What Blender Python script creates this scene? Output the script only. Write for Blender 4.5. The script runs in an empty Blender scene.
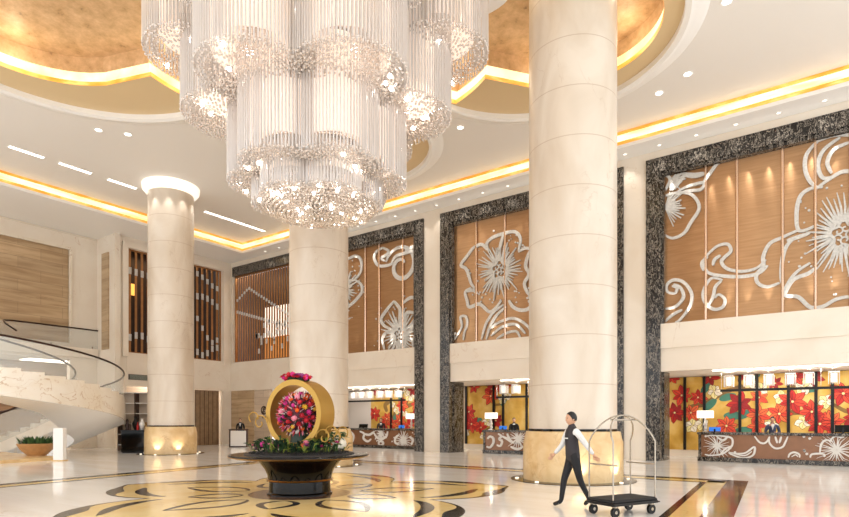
import bpy, math, random
from mathutils import Vector, Matrix
random.seed(7)
PI = math.pi
SC = bpy.context.scene
COL = SC.collection
R = math.radians
def V(*a): return Vector(a)

# ------------------------------------------------------------------ camera numbers (849x517, level camera with vertical lens shift)
FPX, PX, HY, EYE, YAW = 569.0, 424.5, 421.0, 1.6, R(35.8)
CO, SI = math.cos(YAW), math.sin(YAW)
def at_y(x, y, Y):
    """a measured picture point -> real (X, Z) on the vertical plane at that Y"""
    a = (x - PX) / FPX
    t = Y / (CO + SI * a)
    return ((-SI + CO * a) * t, EYE + (HY - y) / FPX * t)
def on_floor(x, y, h=0.0):
    t = (h - EYE) * FPX / (HY - y); a = (x - PX) / FPX
    return ((-SI + CO * a) * t, (CO + SI * a) * t)

# ------------------------------------------------------------------ mesh builder
class MB:
    def __init__(s, jit=0): s.v = []; s.f = []; s.m = []; s.mi = 0; s.jit = jit
    def add(s, vs, fs):
        o = len(s.v); s.v += [tuple(p) for p in vs]
        for f in fs: s.f.append(tuple(i + o for i in f)); s.m.append(s.mi)
        return s
    def box(s, x0, x1, y0, y1, z0, z1):
        if s.jit:
            j = lambda: random.uniform(0, s.jit)
            x0 -= j(); x1 += j(); y0 -= j(); y1 += j(); z0 -= j(); z1 += j()
        return s.add([(x0,y0,z0),(x1,y0,z0),(x1,y1,z0),(x0,y1,z0),(x0,y0,z1),(x1,y0,z1),(x1,y1,z1),(x0,y1,z1)],
                     [(3,2,1,0),(4,5,6,7),(0,1,5,4),(1,2,6,5),(2,3,7,6),(3,0,4,7)])
    def bbox(s, x0, x1, y0, y1, z0, z1, b):
        """box with chamfered vertical and top/bottom edges"""
        out = []
        for z, i in ((z0, b), (z0 + b, 0), (z1 - b, 0), (z1, b)):
            a0, a1, c0, c1 = x0 + i, x1 - i, y0 + i, y1 - i
            out.append([(a0+b,c0,z),(a1-b,c0,z),(a1,c0+b,z),(a1,c1-b,z),(a1-b,c1,z),(a0+b,c1,z),(a0,c1-b,z),(a0,c0+b,z)])
        return s.rings(out)
    def rings(s, rs, cap=True, closed=True):
        n = len(rs[0]); vs = [p for r in rs for p in r]; fs = []
        for k in range(len(rs) - 1):
            for i in range(n if closed else n - 1):
                j = (i + 1) % n
                fs.append((k*n+i, k*n+j, (k+1)*n+j, (k+1)*n+i))
        if cap:
            fs.append(tuple(reversed(range(n)))); fs.append(tuple(range((len(rs)-1)*n, len(rs)*n)))
        return s.add(vs, fs)
    def lathe(s, prof, n=32, c=(0,0,0), cap=True):
        return s.rings([[(c[0]+r*math.cos(2*PI*i/n), c[1]+r*math.sin(2*PI*i/n), c[2]+z) for i in range(n)] for r, z in prof], cap)
    def tube(s, pts, r, n=6, cap=True, closed=False):
        pts = [Vector(p) for p in pts]; N = len(pts); rs = []; up = None
        for i, p in enumerate(pts):
            if closed: d = pts[(i+1) % N] - pts[i-1]
            else: d = pts[min(i+1, N-1)] - pts[max(i-1, 0)]
            d = d.normalized() if d.length > 1e-9 else V(0,0,1)
            if up is None: up = V(0,0,1) if abs(d.z) < .9 else V(1,0,0)
            a = d.cross(up)
            if a.length < 1e-6: a = d.orthogonal()
            a.normalize(); b = a.cross(d).normalized(); up = b
            rr = r(i/(N-1)) if callable(r) else r
            rs.append([p + a*rr*math.cos(2*PI*k/n) + b*rr*math.sin(2*PI*k/n) for k in range(n)])
        if closed: rs.append(rs[0]); cap = False
        return s.rings(rs, cap)
    def prism(s, poly, z0, z1):
        n = len(poly)
        return s.add([(x,y,z0) for x,y in poly] + [(x,y,z1) for x,y in poly],
                     [tuple(reversed(range(n))), tuple(range(n, 2*n))] + [(i,(i+1)%n,n+(i+1)%n,n+i) for i in range(n)])
    def ball(s, c, r, u=10, w=6, sc=(1,1,1)):
        vs = [(c[0], c[1], c[2]-r*sc[2])]
        for k in range(1, w):
            t = -PI/2 + PI*k/w
            for i in range(u):
                a = 2*PI*i/u
                vs.append((c[0]+r*sc[0]*math.cos(t)*math.cos(a), c[1]+r*sc[1]*math.cos(t)*math.sin(a), c[2]+r*sc[2]*math.sin(t)))
        vs.append((c[0], c[1], c[2]+r*sc[2])); L = len(vs)-1; fs = []
        for i in range(u):
            j = (i+1) % u
            fs.append((0, 1+j, 1+i)); fs.append((L, L-u+i, L-u+j))
            for k in range(w-2): fs.append((1+k*u+i, 1+k*u+j, 1+(k+1)*u+j, 1+(k+1)*u+i))
        return s.add(vs, fs)
    def octa(s, c, r):
        x,y,z = c
        return s.add([(x+r,y,z),(x-r,y,z),(x,y+r,z),(x,y-r,z),(x,y,z+r),(x,y,z-r)],
                     [(0,2,4),(2,1,4),(1,3,4),(3,0,4),(2,0,5),(1,2,5),(3,1,5),(0,3,5)])
    def ribbon(s, pts, w, fn, d=.03):
        """flat relief band: pts in 2-D, fn(u, v, n) -> 3-D, n = height off the sheet"""
        N = len(pts); d = d*random.uniform(1, 1.7)
        if N < 2: return s
        L = []; Rr = []
        for i in range(N):
            a = pts[max(i-1,0)]; b = pts[min(i+1,N-1)]
            dx, dy = b[0]-a[0], b[1]-a[1]; l = math.hypot(dx,dy) or 1
            ww = (w(i/(N-1)) if callable(w) else w) / 2
            L.append((pts[i][0]-dy/l*ww, pts[i][1]+dx/l*ww)); Rr.append((pts[i][0]+dy/l*ww, pts[i][1]-dx/l*ww))
        rs = [[fn(*L[i], 0), fn(*L[i], d), fn(*Rr[i], d), fn(*Rr[i], 0)] for i in range(N)]
        return s.rings(rs)
    def patch(s, poly, fn, d=.02):
        """flat filled shape standing d off the sheet, with its rim"""
        n = len(poly)
        return s.add([fn(x,y,0) for x,y in poly] + [fn(x,y,d) for x,y in poly],
                     [tuple(range(n, 2*n))] + [(i,(i+1)%n,n+(i+1)%n,n+i) for i in range(n)])
    def xf(s, M):
        s.v = [tuple(M @ Vector(p)) for p in s.v]; return s
    def build(s, name, mats, parent=None, smooth=False, world=False, **props):
        me = bpy.data.meshes.new(name)
        vs = s.v
        if world and parent is not None:
            Mi = basis(parent).inverted(); vs = [tuple(Mi @ Vector(p)) for p in vs]
        me.from_pydata(vs, [], s.f)
        for m in (mats if isinstance(mats, (list, tuple)) else [mats]): me.materials.append(m)
        if len(me.materials) > 1: me.polygons.foreach_set('material_index', s.m)
        if smooth: me.polygons.foreach_set('use_smooth', [True]*len(me.polygons))
        me.update(); fixn(me)
        if smooth == 1: me.set_sharp_from_angle(angle=R(35))
        o = bpy.data.objects.new(name, me); COL.objects.link(o)
        if parent is not None: o.parent = parent
        for k, v in props.items(): o[k] = v
        return o
def fixn(me):
    import bmesh
    b = bmesh.new(); b.from_mesh(me); bmesh.ops.recalc_face_normals(b, faces=b.faces); b.to_mesh(me); b.free()
def basis(o):
    m = Matrix.LocRotScale(o.location, o.rotation_euler, o.scale)
    return basis(o.parent) @ m if o.parent else m

def thing(name, label, cat, loc=(0,0,0), rz=0, group=None):
    o = bpy.data.objects.new(name, None); COL.objects.link(o)
    o.empty_display_size = .2
    o.location = loc; o.rotation_euler = (0,0,rz); o['label'] = label; o['category'] = cat; o['kind'] = 'thing'
    if group: o['group'] = group
    return o
def tag(o, label, cat, group=None, kind='thing'):
    o['label'] = label; o['category'] = cat; o['kind'] = kind
    if group: o['group'] = group
    return o
def struct(name, mb, m, label=None, cat=None, **k):
    o = mb.build(name, m, **k); o['kind'] = 'structure'
    o['label'] = label or name.replace('_', ' ')
    o['category'] = cat or name.split('_')[0]
    return o
def copy_tree(o, loc=None, rz=None, label=None, group=None, parent=None):
    c = o.copy(); COL.objects.link(c)
    if parent is not None: c.parent = parent
    if loc is not None: c.location = loc
    if rz is not None: c.rotation_euler = (0,0,rz)
    if label: c['label'] = label
    if group: c['group'] = group
    for ch in [x for x in CH(o)]: copy_tree(ch, parent=c)
    return c
def CH(o): return [x for x in COL.objects if x.parent == o]
ORD = 'first second third fourth fifth sixth seventh eighth ninth tenth eleventh twelfth thirteenth fourteenth fifteenth sixteenth seventeenth eighteenth nineteenth twentieth'.split()

# ------------------------------------------------------------------ curves
def smooth2(pts, k=6, closed=False):
    P = [tuple(p) for p in pts]; n = len(P); out = []
    rng = range(n) if closed else range(n-1)
    for i in rng:
        if closed: a,b,c,d = P[i-1],P[i],P[(i+1)%n],P[(i+2)%n]
        else: a,b,c,d = P[max(i-1,0)],P[i],P[i+1],P[min(i+2,n-1)]
        for j in range(k):
            t = j/k
            out.append(tuple(.5*((2*b[q])+(-a[q]+c[q])*t+(2*a[q]-5*b[q]+4*c[q]-d[q])*t*t+(-a[q]+3*b[q]-3*c[q]+d[q])*t**3) for q in range(len(b))))
    if not closed: out.append(P[-1])
    else: out.append(out[0])
    return out
def taper(w, e=.35): return lambda t: w*(e+(1-e)*math.sin(PI*min(1,max(0,t)))**.6)
def spiral(c, r0, r1, a0, turns, n=28): return [(c[0]+(r0+(r1-r0)*i/n)*math.cos(a0+turns*2*PI*i/n), c[1]+(r0+(r1-r0)*i/n)*math.sin(a0+turns*2*PI*i/n)) for i in range(n+1)]

# ------------------------------------------------------------------ materials
def nodes(name):
    m = bpy.data.materials.new(name); m.use_nodes = True
    nt = m.node_tree; b = nt.nodes['Principled BSDF']
    return m, nt, b
def lin(c):
    return tuple((x/12.92 if x <= .04045 else ((x+.055)/1.055)**2.4) for x in (c[0]/255, c[1]/255, c[2]/255)) + (1,)
def mat(name, rgb, rough=.5, metal=0, emit=0, alpha=1, trans=0, spec=None, bump=0, bscale=20, var=0, vscale=4):
    m, nt, b = nodes(name); c = lin(rgb)
    b.inputs['Base Color'].default_value = c; b.inputs['Roughness'].default_value = rough; b.inputs['Metallic'].default_value = metal
    if spec is not None: b.inputs['Specular IOR Level'].default_value = spec
    if trans: b.inputs['Transmission Weight'].default_value = trans
    if emit: b.inputs['Emission Color'].default_value = c; b.inputs['Emission Strength'].default_value = emit
    if alpha < 1: b.inputs['Alpha'].default_value = alpha
    if var or bump:
        tc = nt.nodes.new('ShaderNodeTexCoord'); nz = nt.nodes.new('ShaderNodeTexNoise')
        nz.inputs['Scale'].default_value = vscale if var else bscale; nz.inputs['Detail'].default_value = 6
        nt.links.new(tc.outputs['Object'], nz.inputs['Vector'])
        if var:
            mx = nt.nodes.new('ShaderNodeHueSaturation'); mr = nt.nodes.new('ShaderNodeMapRange')
            mr.inputs['From Min'].default_value = .3; mr.inputs['From Max'].default_value = .7
            mr.inputs['To Min'].default_value = 1-var; mr.inputs['To Max'].default_value = 1+var
            nt.links.new(nz.outputs['Fac'], mr.inputs['Value']); nt.links.new(mr.outputs['Result'], mx.inputs['Value'])
            mx.inputs['Color'].default_value = c; nt.links.new(mx.outputs['Color'], b.inputs['Base Color'])
        if bump:
            bp = nt.nodes.new('ShaderNodeBump'); bp.inputs['Strength'].default_value = bump
            nt.links.new(nz.outputs['Fac'], bp.inputs['Height']); nt.links.new(bp.outputs['Normal'], b.inputs['Normal'])
    return m
def ramp(nt, stops):
    r = nt.nodes.new('ShaderNodeValToRGB'); e = r.color_ramp.elements
    while len(e) < len(stops): e.new(.5)
    for el, (p, c) in zip(e, stops): el.position = p; el.color = lin(c)
    return r
def marble(name, base, tint, vein, rough=.25, scale=(1,1,1), nscale=.6, veinw=.012, joint=None, vein_amt=.6, brick=None):
    """cloudy stone with thin veins; joint = spacing in metres of fine horizontal joints"""
    m, nt, b = nodes(name); L = nt.links.new; N = nt.nodes.new
    tc = N('ShaderNodeTexCoord'); mp = N('ShaderNodeMapping'); mp.inputs['Scale'].default_value = scale
    L(tc.outputs['Object'], mp.inputs['Vector'])
    n1 = N('ShaderNodeTexNoise'); n1.inputs['Scale'].default_value = nscale; n1.inputs['Detail'].default_value = 7; n1.inputs['Distortion'].default_value = .6
    L(mp.outputs['Vector'], n1.inputs['Vector'])
    rp = ramp(nt, [(.32, tint), (.62, base)]); L(n1.outputs['Fac'], rp.inputs['Fac'])
    n2 = N('ShaderNodeTexNoise'); n2.inputs['Scale'].default_value = nscale*.9; n2.inputs['Detail'].default_value = 5; n2.inputs['Distortion'].default_value = 1.6
    mp2 = N('ShaderNodeMapping'); mp2.inputs['Location'].default_value = (3.1,7.7,1.3); L(mp.outputs['Vector'], mp2.inputs['Vector']); L(mp2.outputs['Vector'], n2.inputs['Vector'])
    s = N('ShaderNodeMath'); s.operation = 'SUBTRACT'; s.inputs[1].default_value = .5; L(n2.outputs['Fac'], s.inputs[0])
    a = N('ShaderNodeMath'); a.operation = 'ABSOLUTE'; L(s.outputs[0], a.inputs[0])
    mr = N('ShaderNodeMapRange'); mr.inputs['From Min'].default_value = 0; mr.inputs['From Max'].default_value = veinw
    mr.inputs['To Min'].default_value = 1; mr.inputs['To Max'].default_value = 0; L(a.outputs[0], mr.inputs['Value'])
    n3 = N('ShaderNodeTexNoise'); n3.inputs['Scale'].default_value = nscale*.5; L(mp2.outputs['Vector'], n3.inputs['Vector'])
    m3 = N('ShaderNodeMapRange'); m3.inputs['From Min'].default_value = .48; m3.inputs['From Max'].default_value = .62; m3.inputs['To Max'].default_value = vein_amt; L(n3.outputs['Fac'], m3.inputs['Value'])
    mu = N('ShaderNodeMath'); mu.operation = 'MULTIPLY'; L(mr.outputs['Result'], mu.inputs[0]); L(m3.outputs['Result'], mu.inputs[1])
    mx = N('ShaderNodeMixRGB'); L(mu.outputs[0], mx.inputs['Fac']); L(rp.outputs['Color'], mx.inputs['Color1']); mx.inputs['Color2'].default_value = lin(vein)
    out = mx.outputs['Color']
    if joint:
        sp = N('ShaderNodeSeparateXYZ'); L(tc.outputs['Object'], sp.inputs[0])
        md = N('ShaderNodeMath'); md.operation = 'MODULO'; md.inputs[1].default_value = joint; L(sp.outputs['Z'], md.inputs[0])
        lt = N('ShaderNodeMath'); lt.operation = 'LESS_THAN'; lt.inputs[1].default_value = .022; L(md.outputs[0], lt.inputs[0])
        m5 = N('ShaderNodeMixRGB'); ff = N('ShaderNodeMath'); ff.operation = 'MULTIPLY'; ff.inputs[1].default_value = .5; L(lt.outputs[0], ff.inputs[0])
        L(ff.outputs[0], m5.inputs['Fac']); L(out, m5.inputs['Color1']); m5.inputs['Color2'].default_value = lin(vein); out = m5.outputs['Color']
    if brick:
        bw, bh, axis = brick[:3]; c2, mo = brick[3:] if len(brick) > 3 else (.82, .55)
        mb = N('ShaderNodeMapping'); L(tc.outputs['Object'], mb.inputs['Vector'])
        mb.inputs['Rotation'].default_value = {'xz': (PI/2,0,0), 'yz': (PI/2,0,PI/2), 'xy': (0,0,0)}[axis]
        if axis == 'yz':
            sx = N('ShaderNodeSeparateXYZ'); cx = N('ShaderNodeCombineXYZ'); L(tc.outputs['Object'], sx.inputs[0]); L(sx.outputs['Y'], cx.inputs['X']); L(sx.outputs['Z'], cx.inputs['Y']); src = cx.outputs[0]
        elif axis == 'xz':
            sx = N('ShaderNodeSeparateXYZ'); cx = N('ShaderNodeCombineXYZ'); L(tc.outputs['Object'], sx.inputs[0]); L(sx.outputs['X'], cx.inputs['X']); L(sx.outputs['Z'], cx.inputs['Y']); src = cx.outputs[0]
        else: src = tc.outputs['Object']
        bt = N('ShaderNodeTexBrick'); bt.inputs['Scale'].default_value = 1; bt.inputs['Brick Width'].default_value = bw; bt.inputs['Row Height'].default_value = bh
        bt.inputs['Mortar Size'].default_value = .008; bt.inputs['Color1'].default_value = (1,1,1,1); bt.inputs['Color2'].default_value = (c2,c2,c2,1); bt.inputs['Mortar'].default_value = (mo,mo*.97,mo*.94,1)
        L(src, bt.inputs['Vector'])
        m6 = N('ShaderNodeMixRGB'); m6.blend_type = 'MULTIPLY'; m6.inputs['Fac'].default_value = 1; L(out, m6.inputs['Color1']); L(bt.outputs['Color'], m6.inputs['Color2']); out = m6.outputs['Color']
    L(out, b.inputs['Base Color']); b.inputs['Roughness'].default_value = rough
    return m
def glow(name, stops, strength, scale=1.5, squash=(1,1,1)):
    """mottled emission: back-lit onyx, and painted light on the rosette edge"""
    m, nt, b = nodes(name); L = nt.links.new; N = nt.nodes.new
    tc = N('ShaderNodeTexCoord'); mp = N('ShaderNodeMapping'); mp.inputs['Scale'].default_value = squash; L(tc.outputs['Object'], mp.inputs['Vector'])
    n = N('ShaderNodeTexNoise'); n.inputs['Scale'].default_value = scale; n.inputs['Detail'].default_value = 6; L(mp.outputs['Vector'], n.inputs['Vector'])
    r = ramp(nt, stops); L(n.outputs['Fac'], r.inputs['Fac'])
    L(r.outputs['Color'], b.inputs['Emission Color']); b.inputs['Emission Strength'].default_value = strength
    L(r.outputs['Color'], b.inputs['Base Color']); b.inputs['Roughness'].default_value = .4
    return m
M = {}
M['cream'] = marble('cream_marble', (240,229,213), (233,219,200), (190,150,110), .3, nscale=.5, veinw=.006, vein_amt=.5)
M['cream_col'] = marble('column_marble', (228,216,200), (206,188,166), (176,146,116), .28, scale=(1,1,.4), nscale=.8, veinw=.006, vein_amt=.35, joint=1.27)
M['gold_stone'] = marble('golden_stone', (234,203,152), (219,181,126), (180,130,75), .25, nscale=2.2, veinw=.03, vein_amt=.5)
M['plaster'] = mat('ceiling_paint', (238,232,224), .7)
M['plaster_white'] = mat('white_moulding_paint', (248,245,240), .6)
M['tan'] = mat('tan_ceiling_paint', (224,197,152), .5)
def make_blackmarble():
    m, nt, b = nodes('black_white_marble'); L = nt.links.new; N = nt.nodes.new
    tc = N('ShaderNodeTexCoord'); mp = N('ShaderNodeMapping'); mp.inputs['Scale'].default_value = (3.4,3.4,1.5); mp.inputs['Rotation'].default_value = (0,R(20),0); L(tc.outputs['Object'], mp.inputs['Vector'])
    n = N('ShaderNodeTexNoise'); n.inputs['Scale'].default_value = 1.9; n.inputs['Detail'].default_value = 9; n.inputs['Roughness'].default_value = .68; n.inputs['Distortion'].default_value = 1.1
    L(mp.outputs['Vector'], n.inputs['Vector'])
    r = ramp(nt, [(.30,(20,17,16)),(.46,(34,30,27)),(.492,(176,166,152)),(.51,(40,35,32)),(.60,(18,16,15)),(.66,(120,112,100)),(.675,(24,21,19))]); L(n.outputs['Fac'], r.inputs['Fac'])
    L(r.outputs['Color'], b.inputs['Base Color']); b.inputs['Roughness'].default_value = .2
    return m
M['black_marble'] = make_blackmarble()
M['floor'] = marble('floor_marble', (251,248,243), (244,238,229), (215,196,170), .09, scale=(.3,2.2,1), nscale=.8, veinw=.02, vein_amt=.45, brick=(1.2,1.2,'xy',.985,.93))
M['inlay_black'] = marble('inlay_black_marble', (24,20,18), (17,14,13), (190,140,90), .12, nscale=2.5, veinw=.03, vein_amt=.5)
M['inlay_black'].node_tree.nodes['Principled BSDF'].inputs['Specular IOR Level'].default_value = .2
M['inlay_gold'] = marble('inlay_yellow_marble', (244,216,150), (236,200,124), (206,160,96), .1, nscale=.9, veinw=.02, vein_amt=.5)
M['inlay_brown'] = marble('inlay_brown_marble', (120,84,56), (84,58,42), (200,150,100), .1, nscale=1.5, veinw=.04, vein_amt=.8)
M['trav'] = marble('tan_travertine', (206,176,138), (170,138,100), (140,108,74), .4, scale=(.25,.25,3), nscale=1.2, veinw=.03, vein_amt=.5, brick=(2.2,.62,'yz'))
M['trav_x'] = marble('tan_travertine_lower', (205,178,142), (178,148,112), (140,108,74), .4, scale=(.25,.25,3), nscale=1.2, veinw=.03, vein_amt=.5, brick=(2.2,.62,'xz'))
M['pink_stone'] = marble('pale_stone', (226,206,184), (214,190,164), (180,150,120), .35, scale=(.3,.3,2), nscale=1.2, veinw=.02, vein_amt=.5, brick=(1.6,.45,'xz'))
M['stair_marble'] = marble('stair_marble', (244,234,218), (236,222,200), (190,150,100), .25, nscale=.9, veinw=.012, vein_amt=.8)
M['white'] = mat('white_lacquer', (248,245,240), .4)
M['copper'] = None
M['silver'] = mat('silver_leaf_relief', (206,203,197), .5, .05, bump=.6, bscale=25, var=.14, vscale=14)
M['dark_wood'] = mat('dark_wood', (70,46,32), .4, var=.25, vscale=6)
M['brown_panel'] = mat('brown_panel', (140,98,70), .25, .25, var=.08)
M['slat'] = mat('bronze_slat', (168,120,76), .32, .5, var=.12)
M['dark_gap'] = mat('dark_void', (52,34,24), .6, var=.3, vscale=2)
M['black'] = mat('black_lacquer', (9,8,8), .1, spec=.28)
M['black_matte'] = mat('black_metal', (22,20,20), .4, .3)
M['brass'] = mat('brushed_brass', (205,160,86), .28, 1.0)
M['gold_paint'] = mat('gold_leaf_hoop', (186,146,72), .4, .7, bump=.15, bscale=30)
M['chrome'] = mat('chrome', (220,215,210), .15, 1.0)
M['cart_metal'] = mat('satin_cart_metal', (178,168,154), .25, 1.0)
M['bronze_rail'] = mat('bronze_handrail', (62,44,38), .3, .6)
M['rose_brass'] = mat('rose_brass_rod', (226,194,168), .25, .9)
M['glass'] = mat('clear_glass', (235,240,235), .02, alpha=.16)
M['lamp_white'] = mat('lit_lamp_shade', (255,247,236), .6, emit=.75)
M['lens'] = mat('lit_lens', (255,250,242), .5, emit=3.5)
M['lens_small'] = mat('small_lit_lens', (255,246,232), .5, emit=1.5)
M['lens_dim'] = mat('uplight_lens', (255,240,215), .5, emit=1.0)
M['strip'] = mat('lit_strip', (255,246,232), .5, emit=5)
M['bulb'] = mat('crystal_lamp_bulb', (255,248,238), .4, emit=14)
M['green'] = mat('leaf_green', (58,92,48), .5, var=.35, vscale=9)
M['green_dark'] = mat('leaf_dark_green', (30,52,34), .5, var=.35, vscale=9)
M['skin'] = mat('skin', (214,164,132), .5)
M['hair'] = mat('black_hair', (22,18,17), .45)
M['suit'] = mat('black_suit', (26,25,28), .7)
M['suit_blue'] = mat('slate_blue_suit', (66,72,98), .7)
M['shirt'] = mat('white_shirt', (236,234,232), .7)
M['vest'] = mat('charcoal_vest', (52,46,50), .7)
M['shoe'] = mat('black_shoe', (14,12,12), .25)
M['lip'] = mat('lip', (170,96,84), .5)
M['eye'] = mat('eye_dark', (24,18,16), .3)
M['screen_blue'] = mat('blue_screen', (36,110,205), .3, emit=.5)
M['pebble'] = mat('dark_pebbles', (36,35,38), .6, bump=1.0, bscale=30, var=.4, vscale=30)
M['terracotta'] = mat('tan_planter', (196,150,100), .5, var=.15)
M['cove_hi'] = glow('cove_backlit_onyx', [(.30,(255,214,128)),(.45,(255,232,178)),(.62,(255,244,214))], .78, 1.3, (.5,.5,3))
M['cove_lo'] = glow('cove_amber_onyx', [(.3,(226,146,48)),(.5,(240,176,80)),(.65,(248,204,120))], .5, 2.5, (.6,.6,2))
M['recess_hi'] = glow('recess_backlit_onyx', [(.30,(255,214,130)),(.5,(255,236,188)),(.65,(255,246,216))], .66, .7)
M['painted_edge_light'] = glow('rosette_painted_light', [(.3,(255,232,170)),(.6,(255,247,215))], 1.05, .9)  # light falling on the rosette side, put into its colour as emission

ANI = 0.25
def make_copper():
    m, nt, b = nodes('brushed_copper_sheet'); L = nt.links.new; N = nt.nodes.new
    tc = N('ShaderNodeTexCoord'); mp = N('ShaderNodeMapping'); mp.inputs['Scale'].default_value = (.6,.6,9); L(tc.outputs['Object'], mp.inputs['Vector'])
    n = N('ShaderNodeTexNoise'); n.inputs['Scale'].default_value = 1.6; n.inputs['Detail'].default_value = 6; L(mp.outputs['Vector'], n.inputs['Vector'])
    r = ramp(nt, [(.3,(172,132,94)),(.7,(190,150,110))]); L(n.outputs['Fac'], r.inputs['Fac']); L(r.outputs['Color'], b.inputs['Base Color'])
    b.inputs['Metallic'].default_value = .75; b.inputs['Roughness'].default_value = .36; b.inputs['Anisotropic'].default_value = .85
    tg = N('ShaderNodeTangent'); tg.direction_type = 'UV_MAP'; tg.uv_map = 'brush'; L(tg.outputs[0], b.inputs['Tangent']); b.inputs['Anisotropic Rotation'].default_value = ANI
    return m
M['copper'] = make_copper()
def make_goldleaf():
    m, nt, b = nodes('gold_leaf_ceiling'); L = nt.links.new; N = nt.nodes.new
    tc = N('ShaderNodeTexCoord'); n = N('ShaderNodeTexNoise'); n.inputs['Scale'].default_value = 2.2; n.inputs['Detail'].default_value = 9; n.inputs['Roughness'].default_value = .7
    L(tc.outputs['Object'], n.inputs['Vector'])
    r = ramp(nt, [(.28,(128,96,64)),(.38,(196,158,114)),(.6,(222,186,142)),(.8,(238,210,172))]); L(n.outputs['Fac'], r.inputs['Fac']); L(r.outputs['Color'], b.inputs['Base Color'])
    b.inputs['Metallic'].default_value = .1; b.inputs['Roughness'].default_value = .5
    bp = N('ShaderNodeBump'); bp.inputs['Strength'].default_value = .4; L(n.outputs['Fac'], bp.inputs['Height']); L(bp.outputs['Normal'], b.inputs['Normal'])
    return m
M['goldleaf'] = make_goldleaf()
def make_mural():
    m, nt, b = nodes('gold_leaf_mural_ground'); L = nt.links.new; N = nt.nodes.new
    tc = N('ShaderNodeTexCoord'); n = N('ShaderNodeTexNoise'); n.inputs['Scale'].default_value = 1.2; n.inputs['Detail'].default_value = 8
    L(tc.outputs['Object'], n.inputs['Vector'])
    r = ramp(nt, [(.3,(196,146,52)),(.5,(222,178,84)),(.7,(240,208,130))]); L(n.outputs['Fac'], r.inputs['Fac']); L(r.outputs['Color'], b.inputs['Base Color'])
    b.inputs['Metallic'].default_value = .25; b.inputs['Roughness'].default_value = .4
    return m
M['mural'] = make_mural()
for nm, c in dict(red=(196,36,30), red2=(228,74,48), dkred=(130,18,22), orange=(236,110,60), paleyel=(246,232,164), teal=(70,130,110), branch=(138,104,52), white_petal=(250,240,220)).items():
    M['p_'+nm] = mat('mural_'+nm, c, .5, var=.12, vscale=5)
def make_crystal():
    m = bpy.data.materials.new('crystal_strand'); m.use_nodes = True; nt = m.node_tree; nt.nodes.clear(); N = nt.nodes.new; L = nt.links.new
    o = N('ShaderNodeOutputMaterial'); d = N('ShaderNodeBsdfDiffuse'); t = N('ShaderNodeBsdfTranslucent'); g = N('ShaderNodeBsdfGlossy'); m1 = N('ShaderNodeMixShader'); m2 = N('ShaderNodeMixShader')
    d.inputs['Color'].default_value = (.90,.85,.81,1); t.inputs['Color'].default_value = (.95,.91,.88,1); g.inputs['Roughness'].default_value = .15
    m1.inputs[0].default_value = .5; m2.inputs[0].default_value = .22
    L(d.outputs[0], m1.inputs[1]); L(t.outputs[0], m1.inputs[2]); L(m1.outputs[0], m2.inputs[1]); L(g.outputs[0], m2.inputs[2]); L(m2.outputs[0], o.inputs['Surface'])
    return m
M['crystal'] = make_crystal()
M['bead'] = mat('crystal_bead', (226,214,204), .12, .25)
# ================================================================== SETTING
YW, XL, XLL, YB, HC, HS = 24.0, -33.8, -35.8, 28.0, 13.1, 12.45

struct('floor', MB().box(-40, 12, -5, 32, -.3, 0), M['floor'])

# ---- inlaid border and flower medallion in the floor
def inlay(name, polys, m, z, lab):
    b = MB()
    for p in polys: b.prism(p, 0.0005, z)
    return struct(name, b, m, lab, 'floor')
def rect(x0,x1,y0,y1): return [(x0,y0),(x1,y0),(x1,y1),(x0,y1)]
XI0, XI1, YI1 = -17.9, -1.35, 17.35
sR = lambda x,y: x-(y-10.5)*.075
sL = lambda x,y: x-(y-9)*.16
def band(f, x0, x1, y0, y1): return [(f(x0,y0),y0),(f(x1,y0),y0),(f(x1,y1),y1),(f(x0,y1),y1)]
gold_r = [band(sR,-2.28,-1.84,-3,16.85), rect(-18.2,-2.32,16.4,16.85), band(sL,-17.35,-16.95,-3,16.4)]
inlay('floor_border_gold', gold_r, M['inlay_gold'], .003, 'yellow marble band of the floor border')
inlay('floor_border_black', [band(sR,-2.42,-2.28,-3,16.4), rect(-18.0,-2.85,16.22,16.4), band(sL,-16.95,-16.82,-3,16.22),
       band(sL,-17.75,-17.35,-3,16.4), rect(-18.9,-2.31,16.85,17.3), band(sR,-1.84,-1.35,15.9,17.3)], M['inlay_black'], .003, 'black marble bands of the floor border')
inlay('floor_border_brown', [band(sR,-1.84,-1.35,-3,15.9)], M['inlay_brown'], .003, 'brown marble band at the right edge of the floor border')

MC = V(-9.6, 8.6)
def quat(d, r, scale=1.0, n=240, ang=PI/4):
    """outline of four overlapping circles"""
    out = []
    for i in range(n):
        a = 2*PI*i/n; best = 0
        for k in range(4):
            la = ang + k*PI/2; c = math.cos(a-la); s2 = math.sin(a-la)
            q = r*r - d*d*s2*s2
            if q >= 0 and d*c + math.sqrt(q) > best: best = d*c + math.sqrt(q)
        out.append((best*scale*math.cos(a), best*scale*math.sin(a)))
    return out
def ringpoly(name, outer, inner, m, z, c, lab):
    b = MB(); n = len(outer)
    P = lambda p, zz: (c.x+p[0], c.y+p[1], zz)
    for i in range(n):
        j = (i+1) % n
        b.add([P(outer[i],.0005),P(outer[j],.0005),P(inner[j],.0005),P(inner[i],.0005),P(outer[i],z),P(outer[j],z),P(inner[j],z),P(inner[i],z)],
              [(4,5,6,7),(0,1,5,4),(2,3,7,6)])
    return struct(name, b, m, lab, 'floor')
MD, MR = 2.9, 1.85
PET = [R(52+72*k) for k in range(5)]
def petal_r(a):
    d = min(abs((a-p+PI) % (2*PI)-PI) for p in PET)
    q = MR*MR-(MD*math.sin(d))**2
    return MD*math.cos(d)+math.sqrt(max(0,q))+.28*max(0,1-d/R(9))**1.5, d
qo = []
for i in range(300):
    a = 2*PI*i/300; r_, _ = petal_r(a); qo.append((r_*math.cos(a), r_*math.sin(a)))
b = MB(); n = len(qo)
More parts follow.
